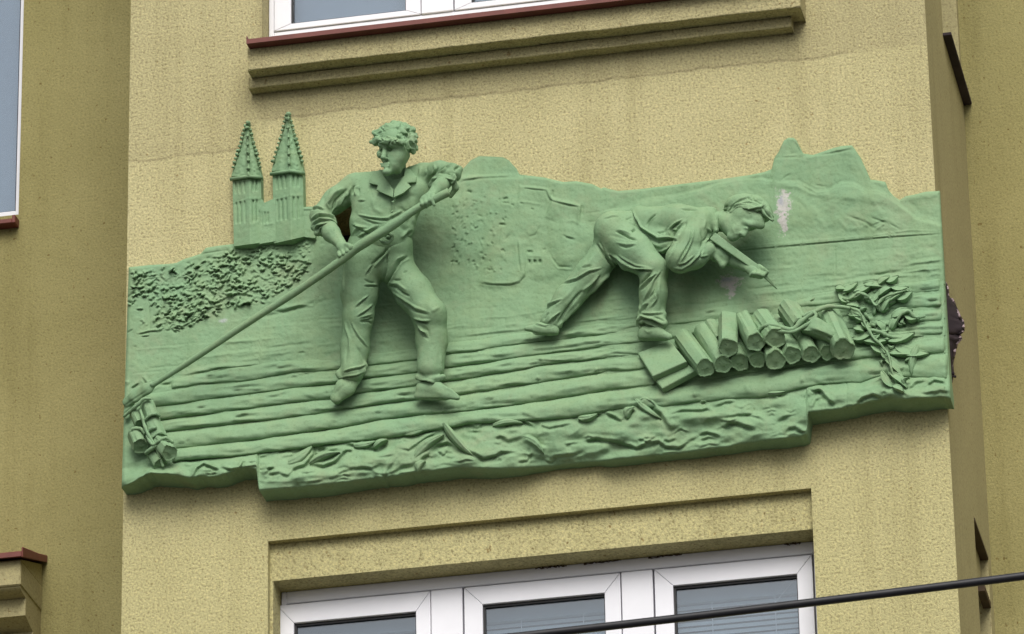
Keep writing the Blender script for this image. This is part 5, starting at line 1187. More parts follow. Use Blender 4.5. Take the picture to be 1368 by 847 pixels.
    fs = z3([([(770, 320), (762, 400), (745, 480)], 4 / 6.05, 5), ([(752, 320), (744, 400), (730, 480)], 4 / 6.05, -5), ([(590, 330), (610, 420), (680, 460)], 18 / 6.05, 4), ([(480, 465), (560, 485), (650, 495), (740, 498)], 7 / 6.05, 7, 'f'), ([(500, 480), (600, 520), (660, 530)], 9 / 6.05, 4, 'f'),
              ([(430, 620), (470, 560), (560, 600), (640, 540)], 12 / 6.05, 5, 'f'), ([(470, 650), (540, 600), (600, 560)], 9 / 6.05, 5, 'f'), ([(430, 540), (480, 560), (560, 570)], 10 / 6.05, 4, 'f'),
              ([(475, 350), (530, 345)], 6 / 6.05, 5, 'f'), ([(560, 190), (575, 260), (590, 330)], 5 / 6.05, -3), ([(690, 500), (760, 470), (830, 430)], 10 / 6.05, 5, 'f'), ([(800, 400), (860, 440), (930, 430)], 12 / 6.05, -4),
              # sleeve folds, left
              ([(240, 420), (225, 380), (280, 300), (350, 250)], 9 / 6.05, 11), ([(270, 430), (290, 350), (350, 290), (380, 260)], 9 / 6.05, -13), ([(330, 390), (360, 320), (400, 270)], 8 / 6.05, 6), ([(415, 240), (400, 290), (370, 330)], 7 / 6.05, 8), ([(430, 300), (430, 260), (445, 230)], 7 / 6.05, -10), ([(455, 310), (455, 260), (475, 230)], 7 / 6.05, 8), ([(480, 300), (478, 250)], 6 / 6.05, -6),
              ([(90, 415), (150, 400), (200, 420)], 7 / 6.05, 6, 'f'), ([(110, 300), (160, 270)], 8 / 6.05, -3), ([(190, 380), (200, 330), (250, 260)], 10 / 6.05, -4), ([(95, 500), (160, 460), (240, 470), (300, 500)], 9 / 6.05, 9, 'f'), ([(105, 540), (170, 500), (250, 510), (310, 545)], 8 / 6.05, 9, 'f'), ([(120, 590), (150, 550), (220, 535), (290, 560)], 8 / 6.05, 9, 'f'), ([(150, 620), (170, 570), (220, 555)], 7 / 6.05, 6, 'f')], 400, 210, 6.05)
    fs += z3([([(230, 180), (220, 260), (210, 340)], 14 / 10.6, 4), ([(320, 180), (320, 260), (290, 350)], 14 / 10.6, -4), ([(420, 160), (440, 220), (400, 330)], 14 / 10.6, 5), ([(480, 200), (440, 280), (350, 360)], 12 / 10.6, -7), ([(700, 115), (640, 130), (560, 210), (500, 260)], 10 / 10.6, -13), ([(690, 135), (640, 155), (580, 225), (520, 275), (400, 380)], 12 / 10.6, 8),
               ([(700, 240), (740, 200), (790, 190)], 12 / 10.6, -8), ([(350, 440), (400, 380), (500, 345), (600, 350), (700, 380)], 12 / 10.6, 6, 'f'), ([(640, 290), (700, 310), (730, 370)], 12 / 10.6, 7), ([(660, 440), (700, 400), (720, 350)], 12 / 10.6, 7, 'f')], 540, 205, 10.59)
    fs += [([(550, 285), (553, 300), (548, 318)], 3, 5), ([(542, 262), (550, 285), (545, 300)], 3, -4), ([(530, 300), (545, 310), (549, 330)], 3.5, -4), ([(536, 318), (548, 306)], 2.2, 5, 'f'), ([(530, 270), (548, 262), (556, 262)], 3, -3)]
    shirt = sculpt('shirt', sh, M_GREEN, man, fs, 0.0033, 0.0012, 30, 2)
    # collar, lapels, buttons, belt knot
    def flap(name, pts, d, th, seed, parent=man):
        """thick little cloth piece from a picture outline and depths"""
        n = len(pts); Vf = [P(u, v, dd) for (u, v), dd in zip(pts, d)]
        c = np.mean(Vf, axis=0) + np.array([0, -0.004, 0]); m = MB()
        Bk = [p + np.array([0, th, 0]) for p in Vf]
        vs = Vf + [c] + Bk; fs_ = [(i, (i + 1) % n, n) for i in range(n)] + [(i, n + 1 + i, n + 1 + (i + 1) % n, (i + 1) % n) for i in range(n)] + [tuple(n + 1 + i for i in range(n - 1, -1, -1))]
        o = m.add(vs, fs_).build(name, M_GREEN, parent, smooth=True)
        sb = o.modifiers.new('soft', 'BEVEL'); sb.width = 0.0022; sb.segments = 2; sb.limit_method = 'ANGLE'
        return o
    flap('collar', [(509.5, 226), (512, 234), (525.5, 253), (525, 263.5), (514, 259), (502.5, 253.5), (505, 247), (493, 244.5), (493.5, 238), (500, 229)], [.272, .284, .304, .312, .308, .300, .297, .285, .275, .262], 0.010, 1)
    flap('collar', [(541, 224), (540, 234), (527, 253), (526, 263.5), (538, 258), (549, 249), (544.5, 244), (555.5, 243), (556, 236), (548, 226)], [.262, .278, .304, .312, .306, .292, .289, .272, .262, .252], 0.010, 2)
    for u, v in ((525, 270), (523.5, 283)): v_, f_ = clay_knob(u, v, .302, 1.7, np.random.default_rng(3)); mesh_obj('button', v_, f_, M_GREEN, shirt, True)
    rope('belt_knot', [(508, 320, .292), (512, 324, .298), (519, 324.5, .300), (524, 319, .300), (523, 313.5, .302), (517, 312, .302), (513, 316, .30)], 2.4, 30, 0.12, 2, man, 0.8)
    v_, f_ = clay_knob(519, 317.5, .298, 3.4, np.random.default_rng(9)); mesh_obj('belt_knot', v_, f_, M_GREEN, man, True)
    # ---------------- trousers
    tr = [
        cap_((492, 326, .19), (527, 328, .19), 27, 25, 10, 0.85), cap_((488, 344, .19), (530, 348, .19), 27, 22, 10, 0.85),
        cap_((486, 352, .195), (480, 392, .20), 27.5, 24, 10), cap_((480, 392, .20), (479, 424, .19), 23.5, 20, 8), cap_((478.5, 424, .19), (474, 466, .16), 19, 19, 8), cap_((474, 466, .16), (470.5, 498, .145), 18.8, 16, 6),
        cap_((453, 499, .15), (487, 489, .15), 5.5, 5, 4), cap_((455, 503, .15), (485, 496, .15), 5, 4.5, 3),
        cap_((532, 362, .20), (553, 391, .215), 23.5, 24, 8), cap_((553, 391, .215), (573, 419, .215), 23.5, 21.5, 8), cap_((574, 420, .21), (577, 455, .175), 22, 20.5, 8), cap_((577, 455, .175), (575.5, 493, .15), 20.3, 18.0, 6),
        cap_((558, 504, .15), (576, 507, .16), 4, 4, 3), cap_((576, 507, .16), (592, 503.5, .155), 4, 3.5, 3),
    ]
    ft = z3([([(690, 60), (660, 130), (600, 180), (540, 240)], 9 / 7.06, -9), ([(710, 90), (670, 150), (610, 210), (560, 260)], 8 / 7.06, 5), ([(560, 240), (520, 290), (490, 330)], 7 / 7.06, -6), ([(540, 235), (500, 290), (480, 330)], 6 / 7.06, 4), ([(470, 378), (520, 400), (570, 410)], 6 / 7.06, -6), ([(470, 440), (540, 440), (600, 442)], 6 / 7.06, -6), ([(470, 425), (540, 422), (600, 430)], 6 / 7.06, 4),
              ([(385, 635), (450, 570), (505, 530)], 7 / 7.06, 8, 'f'), ([(405, 720), (480, 670), (550, 610)], 8 / 7.06, 7, 'f'), ([(450, 750), (500, 735), (545, 735)], 7 / 7.06, -7), ([(430, 735), (500, 715), (550, 700)], 7 / 7.06, 5), ([(690, 60), (680, 200), (660, 380), (655, 450)], 6 / 7.06, -8), ([(675, 100), (660, 260), (640, 400)], 6 / 7.06, 4), ([(280, 240), (275, 350), (270, 500)], 8 / 7.06, 4)], 420, 320, 7.058)
    ft += z3([([(245, 60), (260, 120), (285, 200), (290, 350)], 9 / 6.05, 5), ([(300, 60), (320, 110), (360, 180), (430, 262)], 7 / 6.05, 5, 'f'), ([(380, 40), (430, 30), (470, 20)], 8 / 6.05, 6, 'f'), ([(370, 60), (440, 60), (470, 80)], 8 / 6.05, -5), ([(235, 460), (300, 440), (370, 425), (415, 405)], 7 / 6.05, 7, 'f'), ([(200, 520), (260, 500), (330, 490), (390, 470)], 7 / 6.05, 5, 'f'), ([(330, 250), (380, 320), (410, 380)], 12 / 6.05, -3), ([(260, 250), (255, 400)], 10 / 6.05, -2)], 420, 420, 6.05)
    ft += z3([([(225, 85), (150, 125), (95, 220), (40, 330), (10, 400)], 8 / 6.5, -15), ([(245, 100), (170, 145), (120, 230), (60, 330)], 9 / 6.5, 6), ([(200, 70), (130, 110), (70, 200), (20, 320)], 9 / 6.5, 6), ([(45, 335), (120, 350), (180, 400), (240, 430)], 9 / 6.5, -8), ([(60, 310), (140, 320), (220, 380)], 9 / 6.5, 4), ([(100, 290), (170, 285)], 7 / 6.5, -6), ([(190, 230), (220, 205)], 6 / 6.5, -6),
               ([(50, 400), (160, 470), (280, 555), (400, 590)], 9 / 6.5, -7), ([(60, 375), (180, 450), (300, 530), (420, 570)], 9 / 6.5, 4), ([(290, 645), (340, 655), (400, 665)], 8 / 6.5, -10), ([(280, 620), (350, 640), (420, 640)], 8 / 6.5, 6), ([(310, 680), (350, 720), (390, 765)], 7 / 6.5, 8, 'f'), ([(350, 690), (400, 730), (420, 800)], 12 / 6.5, -3), ([(430, 560), (470, 540), (500, 520)], 14 / 6.5, 3)], 510, 330, 6.515)
    ft += z3([([(185, 10), (240, 60), (280, 90)], 8 / 6.5, -5), ([(200, 0), (260, 30)], 7 / 6.5, 5), ([(180, 435), (260, 440), (330, 460), (410, 435)], 8 / 6.5, 7, 'f'), ([(200, 380), (240, 410)], 10 / 6.5, -3), ([(380, 200), (390, 330), (400, 420)], 10 / 6.5, 2.5), ([(170, 480), (250, 490), (320, 500)], 8 / 6.5, 4, 'f')], 530, 440, 6.518)
    sculpt('trousers', tr, M_GREEN, man, ft, 0.0034, 0.0014, 26, 2)
    sculpt('shoe', [cap_((470, 505, .125), (461, 518, .135), 13.5, 13, 6, 0.7), cap_((461, 518, .135), (450, 530.5, .135), 13, 9, 6, 0.55), cap_((470, 520, .10), (450, 536, .105), 5, 5, 3)], M_GREEN, man, [([(441, 536), (447, 541), (457, 537), (474, 525)], 1.0, -4), ([(445, 528), (456, 518), (468, 508)], 2, -1.5)], 0.0033, 0.001)
    sculpt('shoe', [cap_((566, 519, .13), (580, 518, .135), 11, 10.5, 6, 0.7), cap_((580, 519, .135), (598, 526, .15), 11, 7.5, 6, 0.65), cap_((598, 526, .15), (611, 531.5, .155), 7.5, 4.0, 4, 0.6), cap_((559, 529, .125), (596, 532, .14), 5.5, 3.5, 4)], M_GREEN, man, [([(561, 533), (580, 533), (600, 535), (616, 534)], 1.1, -4), ([(588, 514), (602, 521), (613, 529)], 1.4, 2.5)], 0.0033, 0.001)
    return man
DMAP[0] = lambda u, v, d: d - 0.055 * float(sstep(318, 375, v)) * (1 - 0.75 * float(sstep(455, 520, v)))
steersman()
DMAP[0] = None
# the sweep: blade on the water, shaft through both hands
q = spline([P(202, 516, .125), P(262, 477.5, .16), P(330, 432, .20), (P(396, 389.5, .245)), P(455, 348.5, .30), P(480, 329, .325), P(520, 304, .345), P(560, 277, .36), P(600, 256.5, .37)], 90)
rad = np.interp(np.linspace(0, 1, 90), [0, 0.15, 0.4, 0.58, 0.66, 0.70, 0.85, 1.0], [3.4, 4.3, 5.2, 5.9, 6.6, 6.8, 5.4, 5.8]) * PX
v_, f_ = tube_mesh(q, rad, 18, 0.05, seed=4)
pole = mesh_obj('steering_pole', v_, f_, M_GREEN, R, True)
pole['label'] = 'long steering pole held by the standing raftsman'
bl = [cap_((207, 512, .125), (197, 519, .12), 4, 7.5, 4, 0.6), cap_((197, 519, .12), (182, 528, .105), 8, 9, 5, 0.45), cap_((182, 528, .105), (171, 536, .085), 9, 8, 5, 0.4), cap_((173, 540, .075), (169, 556, .07), 7, 5, 5, 0.4)]
sculpt('blade', bl, M_GREEN, pole, [([(164, 544), (178, 534), (196, 522)], 1.2, -2.5), ([(163, 552), (172, 546), (186, 536)], 1.2, 3)], 0.0034, 0.0012)

# ---------------- the man bending over the wood
def bending_man():
    body = [
        cap_((840, 300, .13), (940, 300, .15), 18, 18, 10, 0.8), cap_((815, 320, .13), (880, 362, .17), 14, 12, 8), cap_((880, 368, .17), (868, 438, .13), 11, 8, 6), cap_((868, 438, .13), (882, 449, .14), 8, 6, 4),
        cap_((812, 325, .11), (760, 390, .10), 14, 11, 8), cap_((760, 390, .10), (735, 440, .09), 11, 8, 6), cap_((735, 440, .09), (715, 440, .09), 8, 5, 4),
        cap_((936, 298, .17), (908, 350, .23), 12, 10, 6), cap_((908, 352, .23), (948, 338, .18), 9, 8, 5),
        # neck and head, face down to the right
        cap_((950, 296, .155), (972, 296, .17), 13.5, 14, 6),
        ell((1001, 284, .185), (26, 22, 19.5), -0.35, 6), ell((994, 293, .195), (20, 18, 15), -0.5, 6),
        cap_((974, 300, .195), (980, 311, .205), 14, 9.5, 6), cap_((986, 300, .21), (982, 314, .215), 10, 6.5, 5),
        # profile along the lower contour: chin, lips, nose, brow
        ell((977.5, 317.5, .215), (6, 5.5, 4.8), -0.5, 4), cap_((983.2, 317.3, .222), (986.5, 315.3, .224), 2.6, 2.3, 1.6), cap_((986.6, 313.8, .230), (989.2, 314.4, .224), 2.2, 1.8, 1.4),
        cap_((1000, 303, .228), (993.6, 314, .230), 2.4, 3.2, 4), ball((990.5, 312.4, .236), 2.0, 2),
        cap_((994, 296.5, .236), (1003, 299.5, .238), 3.2, 3.4, 4), cap_((1004, 300.5, .236), (1017, 302, .215), 3.8, 4.2, 4), ell((1010, 294, .212), (12, 11, 9), -0.6, 7),
        ell((986.5, 306, .224), (8, 6, 7), 0, 7),
        ell((997.0, 304.5, .243), (3.6, 3.0, 2.2), -0.6, 1.6, '-'), ell((996.5, 305.3, .236), (3.2, 2.6, 2.0), -0.6, 0.7), cap_((984.6, 315.2, .232), (988.3, 312.8, .238), 0.7, 0.7, 0.5, 1.0, '-'),
        # far arm and the hand on the tool
        cap_((950, 330, .12), (966, 344, .135), 12, 10, 5), cap_((964, 343, .135), (985, 350, .16), 10.5, 8.5, 5), cap_((985, 350, .16), (1001, 359, .18), 8.5, 6.2, 4),
        ell((1006, 361.5, .185), (10, 6, 7.5), -0.5, 4),
    ]
    body += fingers((1003.0, 368.5), (4.6, 0.8), (7.5, -8), .19, 2.6, 4, 0.02, 1.2)
    body += [cap_((1000, 362, .182), (1008, 366, .196), 2.7, 2.5, 2), cap_((1008, 366, .196), (1014, 371, .196), 2.5, 1.9, 1.4), cap_((1014, 355, .185), (1020, 359, .198), 2.8, 2.5, 2), cap_((1020, 359, .198), (1026, 363, .192), 2.4, 1.8, 1.5), cap_((1018, 363, .19), (1025, 366, .186), 2.2, 1.7, 1.2)]
    fb = z3([([(160, 215), (165, 280), (200, 350)], 5 / 5.65, -3), ([(370, 290), (400, 300), (420, 318)], 4 / 5.65, -2.5), ([(340, 350), (325, 370), (330, 385)], 4 / 5.65, -3), ([(270, 300), (290, 350), (280, 390)], 7 / 5.65, 1.5)], 930, 250, 5.65)
    man = sculpt('bending_man', body, M_GREEN, R, fb, 0.0031, 0.0008, 40, 2)
    man['label'] = 'bending raftsman in rolled trousers working at the firewood'
    hair = [ell((1000, 277, .178), (30, 24, 16), -0.28, 4), ell((984, 276, .175), (17, 18, 13), 0.2, 4), ell((1018, 283, .19), (15, 16, 13), -0.8, 4),
            cap_((978, 283, .225), (985, 276, .235), 3.4, 3.4, 2), cap_((985, 276, .235), (998, 275.5, .245), 3.6, 3.8, 2), cap_((998, 275.5, .245), (1012, 279, .245), 3.8, 3.6, 2), cap_((1012, 279, .245), (1020, 275, .24), 3.4, 3.2, 2),
            cap_((974, 290, .215), (982, 284, .226), 2.6, 2.6, 1.5), cap_((982, 284, .226), (992, 280, .238), 2.6, 2.4, 1.5), cap_((992, 280, .24), (1002, 285, .242), 2.8, 2.0, 1.5), cap_((970, 288, .20), (976, 280, .21), 3.0, 2.6, 2), cap_((968, 295, .20), (971, 288, .205), 2.4, 2.4, 2),
            cap_((1018, 278, .235), (1024, 285, .232), 4.2, 4.0, 2), cap_((1022, 284, .235), (1032, 294, .225), 4.2, 2.6, 2), cap_((1026, 280, .22), (1031, 290, .215), 4.0, 2.4, 2), cap_((1014, 268, .21), (1024, 276, .215), 5, 4, 3), cap_((1010, 264, .20), (1018, 270, .2), 4, 4, 3),
            ell((990, 289, .228), (3, 4, 5), 0.2, 1.5)]
    fh = z3([([(230, 180), (300, 130), (400, 110), (460, 130)], 7 / 5.65, 4, 'f'), ([(250, 150), (330, 90), (420, 60)], 8 / 5.65, 3, 'f'), ([(330, 155), (420, 160), (490, 150), (510, 130)], 7 / 5.65, 5, 'f'), ([(420, 60), (440, 100), (500, 130)], 7 / 5.65, -5), ([(500, 150), (530, 200), (570, 240)], 6 / 5.65, -7), ([(520, 140), (550, 190), (590, 235)], 6 / 5.65, 5), ([(280, 200), (320, 160), (350, 155)], 6 / 5.65, -7), ([(210, 160), (240, 140)], 5 / 5.65, -6), ([(200, 190), (225, 150)], 5 / 5.65, 5), ([(390, 150), (430, 200), (410, 215)], 6 / 5.65, 5), ([(380, 70), (430, 110)], 6 / 5.65, -4), ([(460, 90), (500, 110)], 6 / 5.65, -4)], 930, 250, 5.65)
    sculpt('hair', hair, M_GREEN, man, fh, 0.0029, 0.001, 60, 1)
    # ---------------- shirt
    sh = [cap_((862, 296, .14), (905, 297, .165), 20, 24, 10, 0.8), cap_((905, 297, .165), (944, 294, .165), 24, 17, 8, 0.8), cap_((853, 288, .13), (862, 305, .14), 13, 17, 8, 0.8),
          cap_((868, 312, .155), (888, 324, .175), 16, 15.5, 7, 0.8), cap_((888, 320, .175), (902, 312, .17), 15, 14, 7, 0.8),
          cap_((938, 297, .185), (922, 322, .215), 18, 19, 7), cap_((922, 322, .215), (908, 344, .23), 19.5, 18, 7), cap_((908, 348, .23), (928, 344, .215), 16.5, 15, 7), cap_((928, 344, .215), (947, 334, .19), 14, 11, 6),
          cap_((953, 282, .175), (957, 308, .195), 3.6, 3.2, 3), cap_((948, 286, .17), (955, 300, .185), 9, 7, 5), cap_((957, 308, .19), (952, 320, .175), 3.2, 2.5, 3),
          # turned-back cuff of the far arm
          cap_((950, 328, .16), (956, 342, .165), 9, 8, 3), cap_((954, 339, .185), (965, 354, .175), 4.6, 4.6, 2), cap_((962, 338, .175), (970, 345, .17), 8.5, 7, 3), cap_((965, 354, .175), (977, 345, .165), 4.2, 2.6, 2), cap_((952, 332, .19), (957, 327, .185), 4, 3, 2)]
    fs = z3([([(300, 310), (250, 300), (230, 340), (235, 370)], 7 / 6.5, 7), ([(215, 350), (220, 300), (270, 250), (340, 215)], 7 / 6.5, 8), ([(235, 350), (250, 290), (310, 240)], 7 / 6.5, -9), ([(270, 350), (280, 300), (340, 240), (360, 225)], 7 / 6.5, 6), ([(300, 350), (340, 290), (370, 240)], 8 / 6.5, -9), ([(185, 340), (190, 300)], 5 / 6.5, -5), ([(200, 350), (210, 290)], 5 / 6.5, 4), ([(120, 330), (160, 345), (185, 330)], 6 / 6.5, -5), ([(20, 270), (60, 210), (105, 165)], 5 / 6.5, -6), ([(35, 275), (70, 220), (110, 180)], 6 / 6.5, 3.5),
              ([(330, 135), (400, 135), (460, 137)], 4 / 6.5, -5), ([(300, 120), (400, 118), (470, 125)], 5 / 6.5, 2.5), ([(0, 300), (60, 340), (120, 380), (200, 375), (290, 385)], 9 / 6.5, 8, 'f'), ([(0, 330), (60, 380), (130, 420), (200, 400), (280, 395)], 10 / 6.5, -6), ([(0, 400), (60, 460), (130, 510), (190, 500)], 9 / 6.5, 6, 'f'), ([(150, 490), (200, 470), (240, 430)], 8 / 6.5, 6, 'f'), ([(0, 360), (80, 430), (160, 460)], 12 / 6.5, 3),
              ([(435, 290), (420, 400), (370, 500), (310, 600)], 9 / 6.5, 5, 'f'), ([(430, 380), (400, 480), (330, 600)], 9 / 6.5, -5), ([(280, 600), (320, 520), (390, 400), (410, 300)], 9 / 6.5, 4), ([(260, 640), (330, 640), (400, 600), (480, 530), (500, 500)], 10 / 6.5, 8, 'f'), ([(300, 610), (360, 590), (440, 530)], 8 / 6.5, 5, 'f'), ([(520, 490), (500, 540), (560, 530)], 8 / 6.5, 5, 'f'), ([(500, 300), (520, 400), (490, 480)], 12 / 6.5, -4), ([(560, 290), (580, 330), (560, 380), (530, 420)], 8 / 6.5, 7, 'f'), ([(540, 220), (520, 300)], 12 / 6.5, 3), ([(240, 500), (300, 400), (350, 330)], 12 / 6.5, -3), ([(210, 600), (230, 540), (290, 450)], 9 / 6.5, 3)], 860, 260, 6.515)
    fs += z3([([(460, 150), (490, 220), (540, 310), (620, 370), (700, 400)], 9 / 7.06, 8, 'f'), ([(500, 240), (520, 310), (580, 390), (640, 440)], 8 / 7.06, -6), ([(590, 300), (620, 240), (670, 190)], 6 / 7.06, -6), ([(680, 360), (760, 350), (800, 300)], 7 / 7.06, -5), ([(520, 390), (600, 470), (700, 530), (760, 530)], 8 / 7.06, 7, 'f'), ([(620, 400), (700, 440), (800, 430)], 16 / 7.06, -4), ([(480, 360), (500, 420), (560, 480)], 8 / 7.06, 5)], 780, 260, 7.057)
    sculpt('shirt', sh, M_GREEN, man, fs, 0.0033, 0.0012, 30, 2)
    # ---------------- trousers
    tr = [cap_((820, 305, .13), (846, 299, .13), 22, 18, 10, 0.85), ell((819, 308, .13), (25, 27, 24), 0.4, 8),
          cap_((822, 312, .145), (850, 338, .165), 27, 25, 8, 0.9), cap_((850, 338, .165), (873, 359, .18), 24, 18.5, 8), cap_((873, 362, .18), (873, 392, .165), 18.5, 18, 8), cap_((873, 392, .165), (871, 418, .145), 18, 17.5, 6),
          cap_((856, 428, .16), (872, 424, .165), 6.5, 8, 4), cap_((872, 424, .165), (886, 432, .16), 8, 6.5, 4), cap_((858, 420, .155), (884, 421, .155), 6.5, 6.5, 4), cap_((868, 430, .16), (885, 436, .155), 5.5, 4.5, 3), cap_((853, 432, .155), (856, 437, .15), 3.5, 3, 2.5),
          cap_((812, 335, .11), (788, 366, .11), 22, 19.5, 8, 0.85), cap_((788, 366, .11), (758, 400, .10), 20, 18.5, 8, 0.85), cap_((758, 400, .10), (738, 426, .095), 18.5, 14.5, 6, 0.85), cap_((728, 430, .10), (746, 434, .10), 6.5, 5.5, 4)]
    ft = z3([([(300, 345), (370, 375), (430, 405), (500, 430)], 7 / 7.06, -11), ([(320, 330), (390, 350), (450, 380)], 8 / 7.06, 5), ([(450, 350), (490, 325)], 8 / 7.06, -12), ([(400, 240), (460, 210)], 8 / 7.06, -4), ([(420, 260), (480, 290)], 8 / 7.06, 4), ([(330, 480), (400, 500), (480, 480)], 7 / 7.06, -5), ([(300, 450), (400, 470), (500, 465)], 8 / 7.06, 4), ([(240, 560), (330, 600), (420, 660), (520, 700), (640, 710)], 9 / 7.06, 8, 'f'), ([(230, 590), (330, 650), (420, 740), (520, 780)], 9 / 7.06, 7, 'f'), ([(320, 570), (420, 630), (500, 670), (620, 690)], 8 / 7.06, 5, 'f'),
              ([(220, 550), (280, 650), (340, 710)], 8 / 7.06, 6), ([(150, 440), (190, 540), (230, 620)], 8 / 7.06, -4), ([(460, 120), (480, 200), (500, 280)], 6 / 7.06, -4), ([(190, 220), (260, 200), (330, 195)], 8 / 7.06, 3, 'f'), ([(240, 380), (330, 400), (440, 430)], 16 / 7.06, -2)], 780, 260, 7.057)
    ft += z3([([(0, 20), (100, 70), (200, 120), (330, 130)], 9 / 6.5, 6, 'f'), ([(0, 60), (120, 150), (230, 215)], 9 / 6.5, 6, 'f'), ([(220, 270), (250, 240), (330, 150)], 9 / 6.5, -9), ([(225, 300), (290, 230), (370, 160)], 9 / 6.5, 8, 'f'), ([(260, 400), (320, 290), (350, 210), (400, 150)], 10 / 6.5, 6, 'f'), ([(290, 400), (350, 330), (380, 220)], 9 / 6.5, -7), ([(320, 460), (370, 390), (360, 340)], 9 / 6.5, 5, 'f'), ([(250, 500), (280, 450), (300, 430)], 8 / 6.5, -7), ([(230, 500), (260, 440), (290, 420)], 7 / 6.5, 5), ([(400, 200), (390, 330), (400, 480)], 14 / 6.5, 3), ([(210, 330), (215, 420), (230, 500)], 9 / 6.5, 4),
               ([(200, 580), (240, 540), (340, 560), (430, 610)], 11 / 6.5, 9, 'f'), ([(350, 545), (400, 560), (450, 585)], 7 / 6.5, -6), ([(270, 590), (330, 610), (400, 640)], 9 / 6.5, 6, 'f'), ([(240, 510), (330, 515), (430, 505)], 8 / 6.5, 5, 'f'), ([(215, 600), (240, 630), (270, 600)], 8 / 6.5, -8)], 820, 340, 6.52)
    ft += z3([([(310, 385), (400, 360), (480, 310), (560, 290)], 7 / 4.98, 7, 'f'), ([(430, 290), (500, 275)], 6 / 4.98, -4), ([(160, 580), (220, 530), (300, 495)], 6 / 4.98, 7, 'f'), ([(180, 635), (200, 600), (215, 590)], 5 / 4.98, -6), ([(215, 650), (240, 620), (290, 580)], 6 / 4.98, 7, 'f'), ([(235, 660), (265, 620)], 5 / 4.98, -6), ([(270, 670), (330, 570), (400, 480), (440, 440)], 9 / 4.98, -9), ([(285, 670), (360, 590), (420, 530)], 7 / 4.98, 5), ([(470, 470), (530, 380), (560, 340)], 7 / 4.98, -8), ([(485, 470), (560, 380), (650, 300)], 8 / 4.98, 7), ([(440, 440), (500, 390), (550, 340)], 8 / 4.98, 6), ([(410, 300), (480, 260), (520, 200)], 14 / 4.98, 3), ([(530, 130), (580, 200), (650, 290)], 7 / 4.98, -12), ([(240, 560), (330, 480), (400, 400)], 10 / 4.98, 3)], 690, 300, 4.98)
    sculpt('trousers', tr, M_GREEN, man, ft, 0.0034, 0.0014, 26, 2)
    sculpt('shoe', [cap_((738, 439, .10), (722, 438, .11), 8.5, 7.5, 5, 0.8), cap_((722, 439, .11), (704, 439, .11), 7, 3.8, 4, 0.8), cap_((742, 443, .10), (716, 444, .105), 5, 3.6, 4)], M_GREEN, man, [([(702, 441), (722, 447), (745, 447)], 1.0, -4), ([(715, 432), (728, 435), (742, 433)], 1.2, 3, 'f')], 0.0033, 0.001)
    sculpt('shoe', [cap_((862, 444, .14), (878, 444, .15), 9.5, 9, 5, 0.8), cap_((878, 445, .15), (894, 450, .155), 8.5, 4.5, 5, 0.8), cap_((858, 450, .135), (890, 452, .14), 5.5, 3.5, 4)], M_GREEN, man, [([(852, 453), (870, 454), (892, 455)], 1.1, -4), ([(860, 440), (866, 444), (872, 441)], 1.5, 3)], 0.0033, 0.001)
DMAP[0] = lambda u, v, d: d - 0.03 * float(sstep(0.06, 0.14, d))
bending_man()
DMAP[0] = None
# his tool: a flat wooden helve running down to a thin blade
def bar(name, pts, w0, w1, th, parent):
    q_ = np.array([P(*p) for p in pts]); t = q_[-1] - q_[0]; t /= np.linalg.norm(t)
    s = np.cross(t, [0, -1, 0]); s /= np.linalg.norm(s); n_ = np.cross(s, t)
    V = []; Fq = []
    for i, p in enumerate(q_):
        w = (w0 + (w1 - w0) * i / (len(q_) - 1)) * PX / 2
        for a, b in ((-1, -1), (1, -1), (1, 1), (-1, 1)): V.append(p + s * a * w + n_ * b * th / 2)
    for i in range(len(q_) - 1):
        for k in range(4): Fq.append((4 * i + k, 4 * i + (k + 1) % 4, 4 * i + 4 + (k + 1) % 4, 4 * i + 4 + k))
    Fq += [(3, 2, 1, 0), tuple(4 * (len(q_) - 1) + k for k in range(4))]
    m = MB().add(V, Fq); o = m.build(name, M_GREEN, parent, bevel=0.003, seg=2); return o
tool = bar('hand_tool', [(952, 316, .178), (985, 340, .168), (1016, 362, .155)], 11.5, 8.5, 0.020, R)
tool['label'] = 'straight wooden tool held by the bending raftsman'
bar('tool_blade', [(1018, 365, .16), (1029, 376, .135), (1038, 386, .11)], 6.5, 1.5, 0.008, tool)
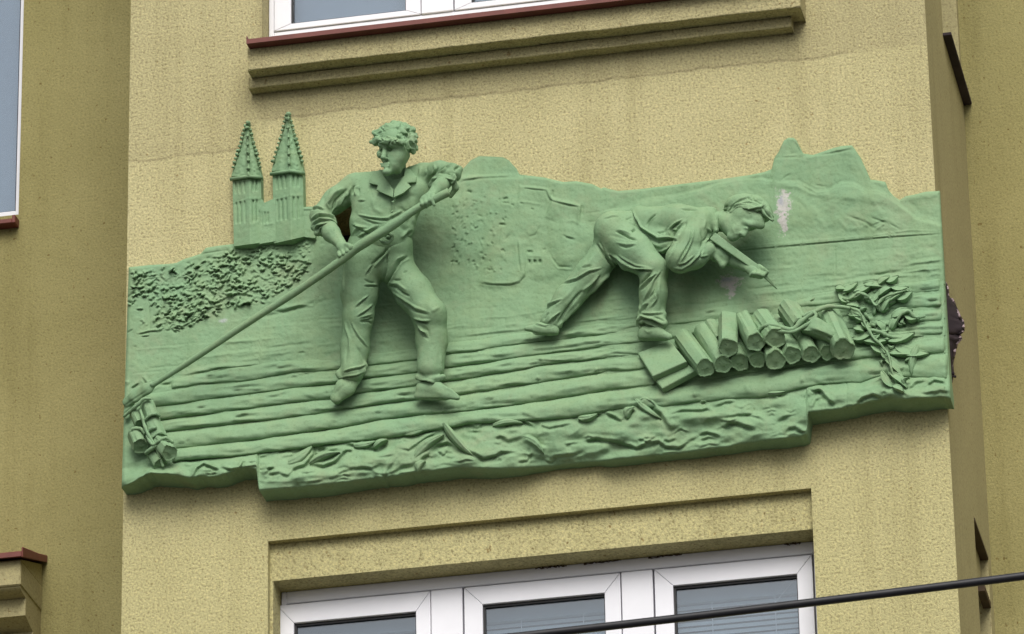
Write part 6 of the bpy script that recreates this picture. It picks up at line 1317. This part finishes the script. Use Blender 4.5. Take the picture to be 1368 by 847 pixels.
# ------------------------------------------------------------------ torn sheet behind the relief's right edge
def torn():
    o0 = empty('torn_flashing', tuple(P(1270, 440, -0.1)))
    tag(o0, 'torn dark sheet with a ragged pale rim at the right edge of the relief', 'torn sheet')
    rr = np.random.default_rng(12)
    ol = [(1262, 376), (1266, 384), (1268, 396), (1274, 402), (1278, 412), (1282, 421), (1287, 430), (1287, 443), (1281, 447), (1284, 451), (1279, 460), (1276, 472), (1273, 484), (1273, 500), (1271, 512)]
    q = spline([(a, b, 0) for a, b in ol], 46)[:, :2]; q = q + rr.normal(0, 0.3, q.shape)
    m = 7; V = []
    for i, (u, v) in enumerate(q):
        for j in range(m):
            t = j / (m - 1); uu = 1259 + (u - 1259) * t
            V.append(P(uu, v + rr.normal() * 0.15, -0.05 - 0.12 * t + 0.004 * rr.normal()))
    F_ = grid_faces(len(q), m)
    s = mesh_obj('sheet', V, F_, M_DARK, o0); md = s.modifiers.new('thick', 'SOLIDIFY'); md.thickness = 0.006; md.offset = 0
    pts = [P(u - 1, v, -0.16 + 0.01 * rr.normal()) for u, v in q]
    v_, f_ = tube_mesh(np.array(pts), np.array([0.003 + 0.004 * rr.random() for _ in pts]), 7, 0.25, seed=3); mesh_obj('ragged_rim', v_, f_, M_TORN, o0)
    for (u, v) in ((1273, 499), (1275, 503), (1270, 418), (1282, 445)):
        v_, f_ = clay_knob(u, v, -0.15, 2.2, rr); mesh_obj('scrap', v_, f_, M_DARK, o0)
torn()
# ------------------------------------------------------------------ overhead cable in front of the facade
def cable():
    a, b = np.array([-2.0, 0, 0.0]), None
    d = 5.5
    pts = []
    for u, v in ((560, 864.5), (640, 856), (720, 847), (860, 831.3), (1000, 815), (1140, 798), (1280, 780.5), (1368, 769.5), (1450, 759)): pts.append(P(u, v, d))
    pts = np.array(pts); x = np.linspace(-9, 11, 160)
    k = np.polyfit(pts[:, 0], pts[:, 2], 2); 
    z = np.polyval(k, x); q = np.stack([x, np.full_like(x, -d), z], 1)
    dist = np.linalg.norm(P(1000, 815, d) - CAM)
    r = 5.6 * dist / F
    v_, f_ = tube_mesh(q, r, 14)
    o = mesh_obj('cable', v_, f_, M_CABLE, None, True)
    tag(o, 'black overhead cable crossing in front of the lower window', 'cable')
cable()
